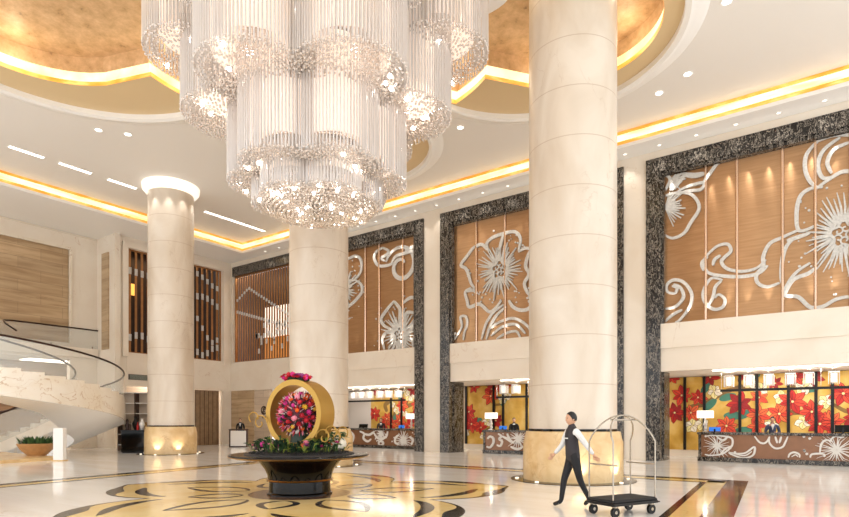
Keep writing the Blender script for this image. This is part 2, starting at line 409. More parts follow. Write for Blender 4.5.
b.add([(MC.x,MC.y,.003)] + [(MC.x+x, MC.y+y, .003) for x,y in qo], [(0,1+i,1+(i+1)%n) for i in range(n)])
struct('floor_medallion_ground', b, M['inlay_gold'], 'yellow marble four-lobed medallion set in the floor', 'floor')
qi = []
for i,(x,y) in enumerate(qo):
    l = math.hypot(x,y); _, d = petal_r(math.atan2(y,x)); w = .07+.34*math.exp(-((d-R(15))/R(7))**2); qi.append((x*(1-w/l), y*(1-w/l)))
ringpoly('floor_medallion_outline', qo, qi, M['inlay_black'], .0045, MC, 'black outline of the floor medallion')
# inner swooping strokes and almond loops
b = MB()
fl = lambda u,v,nn: (MC.x+u, MC.y+v, .003 + (.0018 if nn else -.0015))
for a0 in PET:
    for sgn in (-1, 1):
        pts = []
        for i in range(17):
            d = R(5+27*i/16); r_ = petal_r(a0+sgn*d)[0]-.72-.10*math.sin(PI*i/16); pts.append((r_*math.cos(a0+sgn*d), r_*math.sin(a0+sgn*d)))
        b.ribbon(pts, taper(.26,.1), fl, .0018)
    for da, L0, L1, W in ((0, 1.35, 3.1, .40), (R(36), 1.2, 2.3, .34)):
        A = a0+da; ux, uy = math.cos(A), math.sin(A)
        for sgn in (-1, 1):
            pts = []
            for i in range(19):
                t = i/18; l = L0+(L1-L0)*t; w = sgn*W*math.sin(PI*t**.8)
                pts.append((ux*l-uy*w, uy*l+ux*w))
            b.ribbon(pts, taper(.15,.25), fl, .0018)
struct('floor_medallion_petals', b, M['inlay_black'], 'black petal loops inside the floor medallion', 'floor')
ringpoly('floor_medallion_centre', [(1.1*math.cos(2*PI*i/64),1.1*math.sin(2*PI*i/64)) for i in range(64)], [(.6*math.cos(2*PI*i/64),.6*math.sin(2*PI*i/64)) for i in range(64)], M['inlay_brown'], .0042, MC, 'brown disc painted in for shade and reflection around the table foot')  # brown ring stands in for shadow and reflection under the table

# ---- reception wall with its bays
BAYS = [(-6.2, 2.9), (-16.27, -7.1), (-26.5, -17.34)]
segs = [(-27.6,-26.5), (-17.34,-16.27), (-7.1,-6.2), (2.9,4.4)]
struct('wall_reception', MB().box(XL, 4.4, YW, YW+.4, 12.12, 12.6), M['cream'], 'cream marble top of the reception wall')
for (x0,x1),w in zip(segs, ('beside the corner screen','between the left and middle bays','between the middle and right bays','right of the right bay')):
    struct('wall_reception_pier', MB().box(x0, x1, YW, YW+1.2, 0, 12.12), M['cream'], 'cream marble pier '+w)
for (x0,x1),w in zip(BAYS, ('right','middle','left')):
    struct('wall_reception_backing', MB().box(x0+.3, x1-.3, YW+.31, YW+.5, 5.5, 12.1), M['cream'], 'wall behind the copper panel of the %s bay' % w)
    struct('wall_reception_ledge', MB().box(x0+.55, x1-.55, YW-.04, YW+.5, 4.5, 5.48), M['cream'], 'veined marble ledge under the copper panel of the %s bay' % w)
    struct('wall_reception_fascia', MB().box(x0+.55, x1-.55, YW+.02, YW+.5, 3.58, 4.5), M['cream'], 'plain cream fascia over the desk opening of the %s bay' % w)
b = MB(.003); b.box(XL, -27.6, YW-.02, YW+.4, 4.5, 5.6); b.box(XL, -27.6, YW, YW+.4, 3.66, 4.5); b.box(XL, -33.55, YW, YW+.4, 5.6, 12.1)
struct('wall_corner', b, M['cream'], 'cream marble wall around the corner screen')
struct('wall_reception_back', MB().box(XL, 4.4, YB, YB+.3, 0, 3.9), M['pink_stone'])
struct('ceiling_reception', MB().box(-27.6, 4.4, YW+.5, YB, 3.6, 3.75), M['plaster'], 'low ceiling over the reception desks')
struct('baseboard_reception', MB().box(-25.5, 4.4, YB-.12, YB, 0, .3), M['cream'], 'pale stone plinth under the gold murals', 'baseboard')
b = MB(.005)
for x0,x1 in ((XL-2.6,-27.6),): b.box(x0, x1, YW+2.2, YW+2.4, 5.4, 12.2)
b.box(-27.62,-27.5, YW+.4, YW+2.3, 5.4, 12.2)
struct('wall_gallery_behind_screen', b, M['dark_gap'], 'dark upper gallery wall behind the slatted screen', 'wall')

for i,(x0,x1) in enumerate(BAYS):
    nm = ['right','middle','left'][i]
    b = MB(.004); w = .55
    for a0,a1 in ((x0,x0+w),(x1-w,x1)):
        b.box(a0, a1, YW-.10, YW+.3, 0, 12.12)
    b.box(x0+w, x1-w, YW-.10, YW+.3, 11.57, 12.12)
    # stepped inner lip
    b.box(x0+w, x0+w+.12, YW-.02, YW+.3, 5.48, 11.57); b.box(x1-w-.12, x1-w, YW-.02, YW+.3, 5.48, 11.57); b.box(x0+w+.12, x1-w-.12, YW-.02, YW+.3, 11.43, 11.57)
    b.box(x0+w, x0+w+.06, YW+.3, YW+1.2, 0, 3.6) ; b.box(x1-w-.06, x1-w, YW+.3, YW+1.2, 0, 3.6)
    struct('trim_%d' % (i+1), b, M['black_marble'], 'black veined marble frame of the %s reception bay' % nm, 'trim')
struct('trim_4', MB().box(-33.55, -27.6, YW-.05, YW+.3, 11.5, 12.12), M['black_marble'], 'black veined marble header above the slatted screen in the corner', 'trim')

# ---- left walls
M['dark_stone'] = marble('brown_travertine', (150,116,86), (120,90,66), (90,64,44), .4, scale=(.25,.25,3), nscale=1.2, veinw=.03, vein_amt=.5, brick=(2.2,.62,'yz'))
YS0, YS1 = 16.9, 23.35
b = MB(.005)
b.box(XL-.4, XL, 16.15, YS0, 0, 12.6); b.box(XL-.4, XL, YS1, 24.4, 0, 12.6)
b.box(XL-.4, XL, YS0, YS1, 11.8, 12.6); b.box(XL-.4, XL+.02, YS0, YS1, 4.5, 5.65); b.box(XL-.4, XL, YS0, YS1, 3.68, 4.5)
b.box(XL-.4, XL, 20.1, 21.3, 0, 3.68)
b.box(XL-.02, XL+.18, 16.15, 16.45, 0, 12.6); b.box(XL-.02, XL+.18, 16.62, YS0+.02, 5.4, 12.1); b.box(XL-.02, XL+.18, YS1, YS1+.3, 5.4, 12.1); b.box(XL-.02, XL+.18, 16.62, YS1+.3, 11.78, 12.1)
b.box(XLL, XL, 16.15, 16.5, 0, 12.6)
struct('wall_screen', b, M['cream'], 'cream marble wall that carries the slatted screen at the left')
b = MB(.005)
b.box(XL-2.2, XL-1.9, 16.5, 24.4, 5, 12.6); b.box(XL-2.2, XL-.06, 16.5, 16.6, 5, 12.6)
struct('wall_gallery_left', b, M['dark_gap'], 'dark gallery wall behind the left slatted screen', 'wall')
struct('wall_passage_left', MB().box(XL-2.0, XL-1.8, 16.5, 24.4, 0, 4.5), M['pink_stone'], 'pale panelled passage wall behind the left openings', 'wall')
struct('ceiling_passage_left', MB().box(XL-1.9, XL-.3, 16.5, 24.2, 4.4, 4.55), M['plaster'], 'low ceiling of the left passage')
b = MB(.005)
b.box(XLL-.4, XLL, -3, 16.2, 11.5, 12.6); b.box(XLL-.4, XLL, 14.67, 16.2, 0, 12.6); b.box(XLL-.4, XLL, -3, 16.2, 5.2, 6.1)
b.box(XLL-.4, XLL-.12, -3, 14.67, 6.1, 11.5)
struct('wall_left', b, M['cream'])
b = MB(); b.box(XLL-.14, XLL-.06, -3, 14.62, 6.1, 11.48)
struct('wall_left_travertine', b, M['trav'], 'tan travertine panel in the left wall above the stairs', 'wall')
b = MB(); b.box(XLL+.7, XL-.5, 16.08, 16.16, 5.8, 11.45)
struct('wall_return_travertine', b, M['trav_x'], 'narrow tan travertine strip beside the cream pier', 'wall')
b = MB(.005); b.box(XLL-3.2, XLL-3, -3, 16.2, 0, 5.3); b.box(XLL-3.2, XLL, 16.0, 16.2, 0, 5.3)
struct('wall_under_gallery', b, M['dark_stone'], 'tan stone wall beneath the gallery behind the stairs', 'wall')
struct('ceiling_under_gallery', MB().box(XLL-3.2, XLL, -3, 16.2, 5.15, 5.3), M['plaster'], 'plaster soffit beneath the gallery')

b = MB(); b.box(XLL, XLL+.05, -3, 16.1, HS-.09, HS-.03); b.box(XLL, XLL+.10, -3, 14.6, 11.46, 11.6); b.box(XLL, XLL+.10, 14.6, 14.74, 6.1, 11.6)
struct('trim_7', b, M['stair_marble'], 'thin stone moulding around the travertine panel on the left wall', 'trim')
# ---- ceilings
def union_circles(c, circles, n=360, base=0):
    out = []
    for i in range(n):
        a = 2*PI*i/n; ux, uy = math.cos(a), math.sin(a); best = base
        for x,y,r in circles:
            dx, dy = x-c[0], y-c[1]; p = dx*ux+dy*uy; q = r*r - (dx*dx+dy*dy-p*p)
            if q >= 0 and p + math.sqrt(q) > best: best = p + math.sqrt(q)
        out.append((c[0]+ux*best, c[1]+uy*best))
    return out
RC = (-12.7, 11.6); CH_C = (-11.055, 10.52)
ring_in = union_circles(RC, [(-7.4,15.8,4.2),(-16.9,17.1,3.9),(-18,7.1,5.1),(-7.4,7.1,4.3)], base=5.2)
ring_out = union_circles(RC, [(-7.4,15.8,4.85),(-16.9,17.1,4.5),(-18,7.1,5.75),(-7.4,7.1,4.95)], base=5.8)
gold_in = union_circles(RC, [(-6.55,16.2,2.75),(-17.4,16.0,2.4),(-18.8,6.7,3.1),(-6.8,6.6,2.7)], base=6.0)
for i,(x,y) in enumerate(gold_in):
    l = math.hypot(x-RC[0], y-RC[1]); m_ = math.hypot(ring_in[i][0]-RC[0], ring_in[i][1]-RC[1])-.5
    if l > m_: gold_in[i] = (RC[0]+(x-RC[0])*m_/l, RC[1]+(y-RC[1])*m_/l)
XCV, YCV = -31.0, 22.9
def strip(name, inner, outer, z, m, lab):
    b = MB(); n = len(inner)
    b.add([(x,y,z) for x,y in inner]+[(x,y,z) for x,y in outer], [(i,(i+1)%n,n+(i+1)%n,n+i) for i in range(n)])
    return struct(name, b, m, lab, 'ceiling')
def to_rect(p, x0, x1, y0, y1):
    dx, dy = p[0]-RC[0], p[1]-RC[1]; k = 1e9
    if dx > 1e-9: k = min(k, (x1-RC[0])/dx)
    if dx < -1e-9: k = min(k, (x0-RC[0])/dx)
    if dy > 1e-9: k = min(k, (y1-RC[1])/dy)
    if dy < -1e-9: k = min(k, (y0-RC[1])/dy)
    return (RC[0]+dx*k, RC[1]+dy*k)
o_ = [to_rect(p, XCV, 9, -4, YCV) for p in ring_out]
for cx_, cy_ in ((XCV,-4),(9,-4),(9,YCV),(XCV,YCV)):
    i = min(range(len(o_)), key=lambda k: (o_[k][0]-cx_)**2+(o_[k][1]-cy_)**2); o_[i] = (cx_, cy_)
strip('ceiling', ring_out, o_, HC, M['plaster'], 'pale painted main ceiling')
strip('ceiling_recess_soffit', gold_in, ring_in, HC+.02, M['tan'], 'tan painted soffit inside the lobed ceiling ring')
def vband(name, loop, z0, z1, m, lab, off=0, th=.0):
    b = MB(); n = len(loop)
    b.add([(x,y,z0) for x,y in loop] + [(x,y,z1) for x,y in loop], [(i,(i+1)%n,n+(i+1)%n,n+i) for i in range(n)])
    return struct(name, b, m, lab, 'ceiling')
def grow(loop, k):
    out = []
    for x,y in loop:
        dx,dy = x-RC[0], y-RC[1]; l = math.hypot(dx,dy); out.append((x+dx/l*k, y+dy/l*k))
    return out
# raised white moulding ring
b = MB(); n = len(ring_in)
prof = [(0,0.02),(0,-.16),(.25,-.20),(.5,-.12),(.8,-.10),(1,0.0)]
rs = []
for i in range(n):
    (xi,yi),(xo,yo) = ring_in[i], ring_out[i]
    rs.append([(xi+(xo-xi)*t, yi+(yo-yi)*t, HC+z) for t,z in prof])
rs.append(rs[0]); b.rings(rs, cap=False, closed=False)
struct('trim_5', b, M['plaster_white'], 'white plaster ring moulding around the lobed ceiling recess', 'trim', smooth=1)
vband('ceiling_recess_rim', gold_in, HC, HC+.14, M['cove_lo'], 'amber lit rim of the gold ceiling recess')
vband('ceiling_recess_light', grow(gold_in,.06), HC+.13, HC+.46, M['recess_hi'], 'glowing back-lit side of the gold ceiling recess')
vband('ceiling_recess_upper', grow(gold_in,.12), HC+.45, HC+1.02, M['goldleaf'], 'gold leaf side above the glowing band of the recess')
def fan(name, loop, c, z, m, lab):
    b = MB(); n = len(loop)
    b.add([(c[0],c[1],z)]+[(x,y,z) for x,y in loop], [(0,1+i,1+(i+1)%n) for i in range(n)])
    return struct(name, b, m, lab, 'ceiling')
fan('ceiling_gold_leaf', grow(gold_in,.14), RC, HC+1.0, M['goldleaf'], 'gold leaf ceiling of the recess')
# central rosette plate that carries the chandelier
star = []
for i in range(160):
    a = 2*PI*i/160
    q = 4.0+1.2*abs(math.cos(2*(a-R(40))))**6; star.append((CH_C[0]+q*math.cos(a), CH_C[1]+q*math.sin(a)))
fan('ceiling_rosette', star, CH_C, HC+.1, M['plaster_white'], 'pale four-pointed ceiling rosette above the chandelier')
vband('ceiling_rosette_edge', star, HC+.1, HC+1.0, M['painted_edge_light'], 'edge of the ceiling rosette with its lit look put in as glow')  # no lamp here: the lit side face is painted as a glow
# perimeter soffit, cove
b = MB(.004)
b.box(XLL-.4, XCV, -4, YW+.4, HS, HS+.12); b.box(XCV, 4.4, YCV, YW+.4, HS, HS+.12)
struct('ceiling_perimeter', b, M['plaster_white'], 'white lowered ceiling strip along the walls')
def slope_band(name, k0, z0, k1, z1, m, lab):
    b = MB()
    b.add([(XCV-k0,-4,z0),(XCV-k0,YCV+k0,z0),(9,YCV+k0,z0),(XCV-k1,-4,z1),(XCV-k1,YCV+k1,z1),(9,YCV+k1,z1)], [(0,1,4,3),(1,2,5,4)])
    return struct(name, b, m, lab, 'ceiling')
slope_band('ceiling_cove_lip', 0, HS-.01, 0.0, HS+.26, M['cove_lo'], 'amber onyx lip of the ceiling cove')
slope_band('ceiling_cove_crown', 0.0, HC-.13, 0.0, HC+.01, M['cove_lo'], 'amber onyx top edge of the ceiling cove')
slope_band('ceiling_cove_glow', 0.02, HS+.26, 0.0, HC-.12, M['cove_hi'], 'bright back-lit panel of the ceiling cove')
b = MB(); b.box(XCV-.02, XCV+.1, -4, YCV-.1, HS-.06, HS-.0); b.box(XCV-.02, 9, YCV-.1, YCV+.02, HS-.06, HS)
struct('trim_6', b, M['plaster_white'], 'thin white bead under the ceiling cove', 'trim')
# ================================================================== COLUMNS
def column(x, y, r, label, rb, hb=1.33, halo=False):
    t = thing('column', label, 'column', (x,y,0))
    MB().lathe([(r,hb+.06),(r,HC+(.02 if halo else 1.0))], 64).build('shaft', M['cream_col'], t, smooth=1)
    MB().lathe([(rb,.02),(rb,hb-.3),(rb-.03,hb-.22),(r+.09,hb-.02),(r+.05,hb)], 64).build('base', M['gold_stone'], t, smooth=1)
    MB().lathe([(r+.02,hb),(r+.02,hb+.06)], 64).build('joint_band', M['inlay_black'], t, smooth=1)
    MB().lathe([(rb+.34,.001),(rb+.34,.012),(rb-.02,.02)], 64).build('floor_ring', M['inlay_black'], t)
    for k in range(8):
        a = R(-60+45*k)
        MB().lathe([(.05,.012),(.05,.04),(.035,.045)], 12, ((rb+.17)*math.cos(a),(rb+.17)*math.sin(a),0)).build('uplight', M['lens_dim'], t)
        if -PI*.95 < a < R(25) :
            L = bpy.data.lights.new('uplight_lamp','SPOT'); L.energy = 40; L.spot_size = R(75); L.spot_blend = .8; L.shadow_soft_size = .05; L.color = (1,.93,.82)
            o = bpy.data.objects.new('uplight_lamp', L); COL.objects.link(o)
            o.location = (x+(rb+.26)*math.cos(a), y+(rb+.26)*math.sin(a), .06); o.rotation_euler = Vector((-math.cos(a)*.30, -math.sin(a)*.30, .75)).to_track_quat('-Z','Y').to_euler()
    if halo:
        MB().lathe([(r+.01,HC-.42),(r+.12,HC-.36),(r+.24,HC-.22),(r+.26,HC-.0),(r+.01,HC-.0)], 64, cap=False).build('ceiling_collar', M['lens_soft'], t, smooth=1)
        for k in range(10):
            a = 2*PI*k/10; L = bpy.data.lights.new('collar_lamp','SPOT'); L.energy = 60; L.spot_size = R(60); L.spot_blend = 1; L.color = (1,.97,.93); L.shadow_soft_size = .04
            o = bpy.data.objects.new('collar_lamp', L); COL.objects.link(o); o.location = (x+(r+.3)*math.cos(a), y+(r+.3)*math.sin(a), HC-.46); o.rotation_euler = Vector((-math.cos(a)*.14, -math.sin(a)*.14, -1)).to_track_quat('-Z','Y').to_euler()
    return t
M['lens_soft'] = mat('lit_collar', (255,248,236), .6, emit=.6)
C1 = on_floor(572,479); C2 = on_floor(172.5,455.2); C3 = on_floor(318,465)
column(-5.85, 15.05, 1.17, 'large cream marble column on a golden stone base behind the walking porter', 1.33)
column(-26.52, 15.43, 1.05, 'cream marble column with a bright ceiling collar, beside the staircase', 1.2, halo=True)
column(-15.28, 14.6, 1.06, 'cream marble column rising behind the flower table and under the chandelier', 1.23)

# ================================================================== CHANDELIER
ch = thing('chandelier', 'huge tiered crystal chandelier of scalloped glass-rod curtains hanging from the ceiling rosette', 'chandelier', (CH_C[0],CH_C[1],HC+.1))
def drum(cx, cy, r, z0, z1, sp, rr, inner=True, beads=.105):
    b = MB(); oz = HC+.1
    for q, rad in enumerate((r, r*.86) if inner else (r,)):
        n = int(2*PI*rad/sp)
        for i in range(n):
            a = 2*PI*(i+.5*q)/n + random.uniform(-.004,.004); x, y = cx+rad*math.cos(a), cy+rad*math.sin(a)
            zb = z0 - .06*(i % 2) + random.uniform(-.01,.01)
            b.rings([[(x+k*math.cos(PI/3*j+a), y+k*math.sin(PI/3*j+a), z-oz) for j in range(6)] for z,k in ((zb-.05,rr*.3),(zb,rr),(z1,rr))])
    b.build('rod_curtain', M['crystal'], ch, smooth=1)
    b = MB()
    nr = int(r/beads)
    for q in range(nr+1):
        rad = r*q/nr; n = max(1, int(2*PI*rad/beads))
        for i in range(n):
            a = 2*PI*i/n + q*.37
            b.octa((cx+rad*math.cos(a), cy+rad*math.sin(a), z0-oz-.05+random.uniform(-.05,.05)), .041)
    b.build('bead_net', M['bead'], ch)
    MB().lathe([(r*.74,z0-oz+.4),(r*.74,min(z0+3.2,z1-.1)-oz)], 24, (cx,cy,0), cap=False).build('added_glow_shell', M['diffuser'], ch, smooth=1)  # glowing shell added as a bright backdrop behind the rods
    MB().lathe([(r+.02,z1-oz-.03),(r+.02,z1-oz),(r*.8,z1-oz),(r*.8,z1-oz-.03)], 40, (cx,cy,0), cap=False).build('hanging_ring', M['chrome'], ch)
S = .02636*.97
M['diffuser'] = mat('added_shell_glow', (252,236,222), .6, emit=.42)  # emission of the added shell that whitens each drum
zA, zB, zC, zD = [1.6+k*.02636 for k in (366,305,239,217)]
view = math.atan2(-CO, SI)           # direction from chandelier to the viewer
va = YAW-PI/2
for tier, (Rr, r, z0, z1, sp, off) in enumerate(((122*S,53*S,zA,HC+.75,.095,0),(84*S,53*S,zB,HC+.3,.085,0),(49*S,42*S,zC,zB+1.0,.08,0),(37*S,30*S,zD,zC+.5,.075,0))):
    for k in range(6):
        a = va + R(30+60*k)
        drum(Rr*math.cos(a), Rr*math.sin(a), r, z0, z1, sp, .019 if tier < 2 else .016)
        for j in range(4):
            a2 = random.uniform(0, 2*PI); q = r*random.uniform(.35,.9)
            MB().ball((Rr*math.cos(a)+q*math.cos(a2), Rr*math.sin(a)+q*math.sin(a2), z0-HC-.1-.08), .05, 8, 6).build('bulb', M['bulb'], ch)
b = MB()
for q in range(15):
    rad = .11*q; n = max(1, int(2*PI*rad/.11))
    for i in range(n): b.octa((rad*math.cos(2*PI*i/n+q*.4), rad*math.sin(2*PI*i/n+q*.4), zD-HC-.1-.42+.34*(q/14)**2), .042)
b.build('bottom_bead_bowl', M['bead'], ch)
MB().lathe([(.25,-.6),(.25,-.1),(1.2,-.05),(1.2,.3)], 32).build('ceiling_canopy', M['chrome'], ch)
MB().lathe([(.09,zC-HC),(.09,-.3)], 12).build('stem', M['chrome'], ch)
for (dx,dy,z,e) in [(0,0,12.3,260),(0,0,10.6,120)] + [(2.6*math.cos(va+R(30+60*k)),2.6*math.sin(va+R(30+60*k)),11.5,24) for k in range(6)] + [(3.7*math.cos(va+R(30+60*k)),3.7*math.sin(va+R(30+60*k)),13.3,20) for k in range(6)] + [(1.5*math.cos(va+R(30+60*k)),1.5*math.sin(va+R(30+60*k)),9.6,14) for k in range(6)]:
    L = bpy.data.lights.new('chandelier_lamp','POINT'); L.energy = e; L.shadow_soft_size = .12; L.color = (1,.965,.92)
    o = bpy.data.objects.new('chandelier_lamp', L); COL.objects.link(o); o.location = (CH_C[0]+dx, CH_C[1]+dy, z)

# ================================================================== CEILING LIGHTS
def downlight(x, y, z, label, group, r=.13, power=0):
    lm = M['lens'] if r > .1 else M['lens_small']
    t = thing('downlight', label, 'ceiling light', (x,y,z), group=group)
    MB().lathe([(r,-.004),(r+.045,-.012),(r+.05,.0)], 20, cap=False).build('trim_ring', M['plaster_white'], t, smooth=1)
    MB().lathe([(r,-.003),(r,.02)], 20).build('lens', lm, t)
    if power:
        L = bpy.data.lights.new('downlight_lamp','SPOT'); L.energy = power; L.spot_size = R(95); L.spot_blend = .7; L.shadow_soft_size = .12; L.color = (1,.965,.92)
        o = bpy.data.objects.new('downlight_lamp', L); COL.objects.link(o); o.location = (x,y,z-.05)
for (x,y,w) in ((-2.4,17.5,'recessed downlight in the main ceiling nearest the top right corner'),(-3.95,20.4,'upper one of the two downlights right of the big column'),(-5.0,21.0,'lower one of the two downlights right of the big column'),
        (-11.9,18.9,'downlight between the chandelier and the big column, higher one'),(-14.6,20.6,'upper of two close downlights by the chandelier edge above the middle bay'),(-15.5,21.1,'lower of two close downlights by the chandelier edge above the middle bay'),
        (-23.6,10.7,'left one of the two downlights beside the white ceiling ring at left'),(-23.0,11.55,'right one of the two downlights beside the white ceiling ring at left')):
    downlight(x, y, HC-.004, w, 'downlights in the main ceiling', .12, 150)
xs = [1.05-1.33*i for i in range(24)]
for i,x in enumerate(xs):
    downlight(x, 23.55, HS-.004, 'small recessed downlight in the white strip above the reception wall, %s from the right' % (ORD[i] if i < 20 else 'number %d' % (i+1)), 'downlights along the perimeter strip', .06, 45)
for i,(y0,y1) in enumerate(((9.1,10.45),(11.0,12.4),(13.1,14.5),(15.2,16.6),(18.2,22.3))):
    t = thing('slot_light', 'linear ceiling slot light, %s of the row along the left wall' % ('nearest','second','third','fourth','longest and farthest')[i], 'ceiling light', (-28,(y0+y1)/2,HC-.01), group='linear ceiling slots')
    h = (y1-y0)/2
    MB().box(-.13,.13,-h,h,-.012,.02).build('frame', M['plaster_white'], t); MB().box(-.09,.09,-h+.04,h-.04,-.018,.01).build('diffuser', M['strip'], t)

# ================================================================== COPPER PANELS WITH SILVER FLOWERS
def zoomer(x0, y0, s, Y):
    return lambda p: at_y(x0+p[0]/s, y0+p[1]/s, Y)
def sheet(Y): return lambda u,v,n: (u, Y-n, v)
YP = 24.22
def decor_panel(i, x0, x1, div, label):
    t = thing('decorative_panel', label, 'wall panel', ((x0+x1)/2, YP, 5.48))
    t['half'] = (x1-x0)/2-.7
    b = MB(); xs2 = [x0+.6]+sorted(div)+[x1-.6]
    for a,c in zip(xs2, xs2[1:]):
        cs_ = MB().box(a+.015, c-.015, YP, YP+.03, 5.5, 11.42).build('copper_sheet', M['copper'], t, world=True)
        uv = cs_.data.uv_layers.new(name='brush')
        for lp in cs_.data.loops: p_ = cs_.data.vertices[lp.vertex_index].co; uv.data[lp.index].uv = (p_.x, p_.z)
    for a in div:
        MB().tube([(a,YP-.05,5.5),(a,YP-.05,11.42)], .055, 10).build('divider_rod', M['rose_brass'], t, world=True, smooth=1)
    n = int((x1-x0-1.2)/.62)
    for k in range(n):
        x = x0+.6+(k+.5)*(x1-x0-1.2)/n
        for z, s in ((5.56,1),(11.36,-1)):
            L = bpy.data.lights.new('panel_lamp','SPOT'); L.energy = PANEL_W; L.spot_size = R(34); L.spot_blend = 1; L.shadow_soft_size = .02; L.color = (1,.93,.84)
            o = bpy.data.objects.new('panel_lamp', L); COL.objects.link(o); o.location = (x, YP-.20, z); o.rotation_euler = Vector((0, math.sin(R(7)), s*math.cos(R(7)))).to_track_quat('-Z','Y').to_euler()
    return t
PANEL_W = 70
def burst(b, fn, c, r0, r1, n, w, d, sx=1):
    for k in range(n):
        a = 2*PI*(k+random.uniform(-.25,.25))/n; q = random.uniform(.62,1)
        p0 = (c[0]+r0*math.cos(a)*sx, c[1]+r0*math.sin(a)); p1 = (c[0]+r1*q*math.cos(a+.06)*sx, c[1]+r1*q*math.sin(a+.06))
        m_ = ((p0[0]+p1[0])/2+random.uniform(-.04,.04), (p0[1]+p1[1])/2)
        b.ribbon([p0, m_, p1], lambda t: w*(1-.75*t), fn, d)
    for k in range(n):
        a = random.uniform(0,2*PI); q = random.uniform(.9,1.35)*r1
        x, y = c[0]+q*math.cos(a)*sx, c[1]+q*math.sin(a); s = random.uniform(.025,.05)
        b.patch([(x+s*math.cos(2*PI*j/7), y+s*math.sin(2*PI*j/7)) for j in range(7)], fn, d)
    b.ribbon([(c[0]+r0*(1+.18*math.sin(5*2*PI*i/36))*math.cos(2*PI*i/36)*sx, c[1]+r0*(1+.18*math.sin(5*2*PI*i/36))*math.sin(2*PI*i/36)) for i in range(37)], w*.9, fn, d)
    for k in range(5):
        a = 2*PI*k/5; b.ribbon(spiral((c[0]+r0*.5*math.cos(a)*sx, c[1]+r0*.5*math.sin(a)), r0*.08, r0*.38, a, .9, 10), w*.5, fn, d)
def strokes(b, Z, fn, w, d, lines, tp=.5):
    for L in lines:
        ww = w
        if isinstance(L, tuple): ww, L = L
        P = [Z(p) for p in smooth2(L, 5)]
        b.ribbon(P, taper(ww, tp), fn, d)
def flower_relief(name, t, b):
    x0 = t.location.x-t['half']; x1 = t.location.x+t['half']
    b.v = [(min(x1,max(x0,x)), y, min(11.4,max(5.5,z))) for x,y,z in b.v]
    return b.build(name, M['silver'], t, world=True)
# right bay
fn = sheet(YP-.02); Z = zoomer(640, 110, 2.349, YP)
divR = [at_y(640+q/2.349, 250, YP)[0] for q in (155,228,335,412)] + [.42, 1.3]
tR = decor_panel(0, -6.2, 2.9, divR, 'copper wall panel with a very large silver flower and scrolls in the right bay')
b = MB()
strokes(b, Z, fn, .13, .05, [
  [(418,270),(375,285),(368,245),(376,205),(400,186),(430,182)], [(415,185),(450,160),(478,146),(510,150),(545,175),(560,215)],
  [(375,282),(335,300),(305,315),(290,345),(290,368),(274,388),(278,408),(300,416),(328,407)],[(335,410),(332,390),(335,350),(345,320),(365,300)],
  [(400,360),(370,380),(350,405),(340,435),(372,440),(400,464),(430,462),(462,445),(500,440),(540,455)],[(555,400),(600,420),(620,380),(600,330),(615,290),(590,240),(560,215)],
  [(420,72),(392,105),(388,140),(400,170),(418,185)],[(470,66),(432,95),(418,130),(428,160),(448,160)],[(416,75),(450,62),(491,60),(530,75)],[(450,150),(440,125),(455,95),(491,78)],
  [(345,308),(370,300),(400,290)],[(340,436),(360,400),(395,385),(415,370)]])
C = Z((478,293)); burst(b, fn, C, .42, 1.55, 46, .10, .05, .8)
flower_relief('large_flower_relief', tR, b)
b = MB()
strokes(b, Z, fn, .12, .05, [[(52,206),(85,196),(122,200),(140,230),(120,265),(104,290),(78,302),(58,294)],[(60,190),(72,165),(60,152)],[(110,150),(90,175),(75,190)],
  [(85,197),(110,182),(150,172),(143,188),(110,192),(88,200)],(.12,[(148,175),(165,150),(187,120)]),(.2,[(100,152),(130,155),(152,150)])])
for k in range(16):
    a = R(-60+k*8); p = Z((50,232)); l = random.uniform(.5,1.1); b.ribbon([(p[0]+.1*math.cos(a), p[1]+.1*math.sin(a)), (p[0]+l*math.cos(a), p[1]+l*math.sin(a))], lambda t: .1*(1-.6*t), fn, .05)
for k in range(12):
    a = R(-90+k*14); p = Z((72,168)); l = random.uniform(.3,.6); b.ribbon([p, (p[0]+l*math.cos(a), p[1]+l*math.sin(a))], lambda t: .1*(1-.6*t), fn, .05)
flower_relief('corner_flower_relief', tR, b)
b = MB()
strokes(b, Z, fn, .12, .05, [[(84,432),(66,428),(64,412),(80,400),(104,406),(122,432),(118,462),(96,492),(84,500)],[(84,432),(88,418),(76,414)],[(60,468),(85,462),(103,440),(96,418),(80,410)],[(58,498),(80,480),(100,470)],
  [(152,348),(180,322),(206,316),(214,332),(200,346),(192,358),(206,374),(240,380),(275,372),(296,352)],[(150,360),(160,382),(190,390),(240,392),(280,384),(300,366)],[(190,342),(176,352),(172,366)],[(160,345),(146,360),(150,378)],
  [(194,400),(168,396),(150,425),(152,450),(172,468),(194,464),(200,446),(186,434),(176,442)],[(192,402),(178,415),(172,440),(160,462)]])
flower_relief('scroll_relief', tR, b)
# middle bay
Z = zoomer(440, 195, 3.333, YP)
divM = [at_y(440+q/3.333, 260, YP)[0] for q in (122,218)] + [-10.6, -9.3]
tM = decor_panel(1, -16.27, -7.1, divM, 'copper wall panel with one tall silver flower on a curved stem in the middle bay')
b = MB()
strokes(b, Z, fn, .16, .05, [[(128,172),(112,178),(94,202),(72,234),(88,246),(98,270),(106,296),(118,312)],[(116,174),(142,166),(160,184)],[(165,190),(158,162),(180,142),(214,130),(252,124),(270,148),(264,186)],[(214,132),(206,160),(200,185)],
  [(262,190),(290,178),(316,190),(330,230),(318,262),(334,290),(318,330),(290,345)],[(106,310),(86,324),(92,352),(100,374),(134,364),(166,390),(188,376),(206,352)],[(232,352),(244,372),(268,384),(296,380),(320,350)],[(86,322),(112,318),(126,330)]])
C = Z((200,250)); burst(b, fn, C, .42, 1.5, 44, .11, .05, .9)
flower_relief('flower_relief', tM, b)
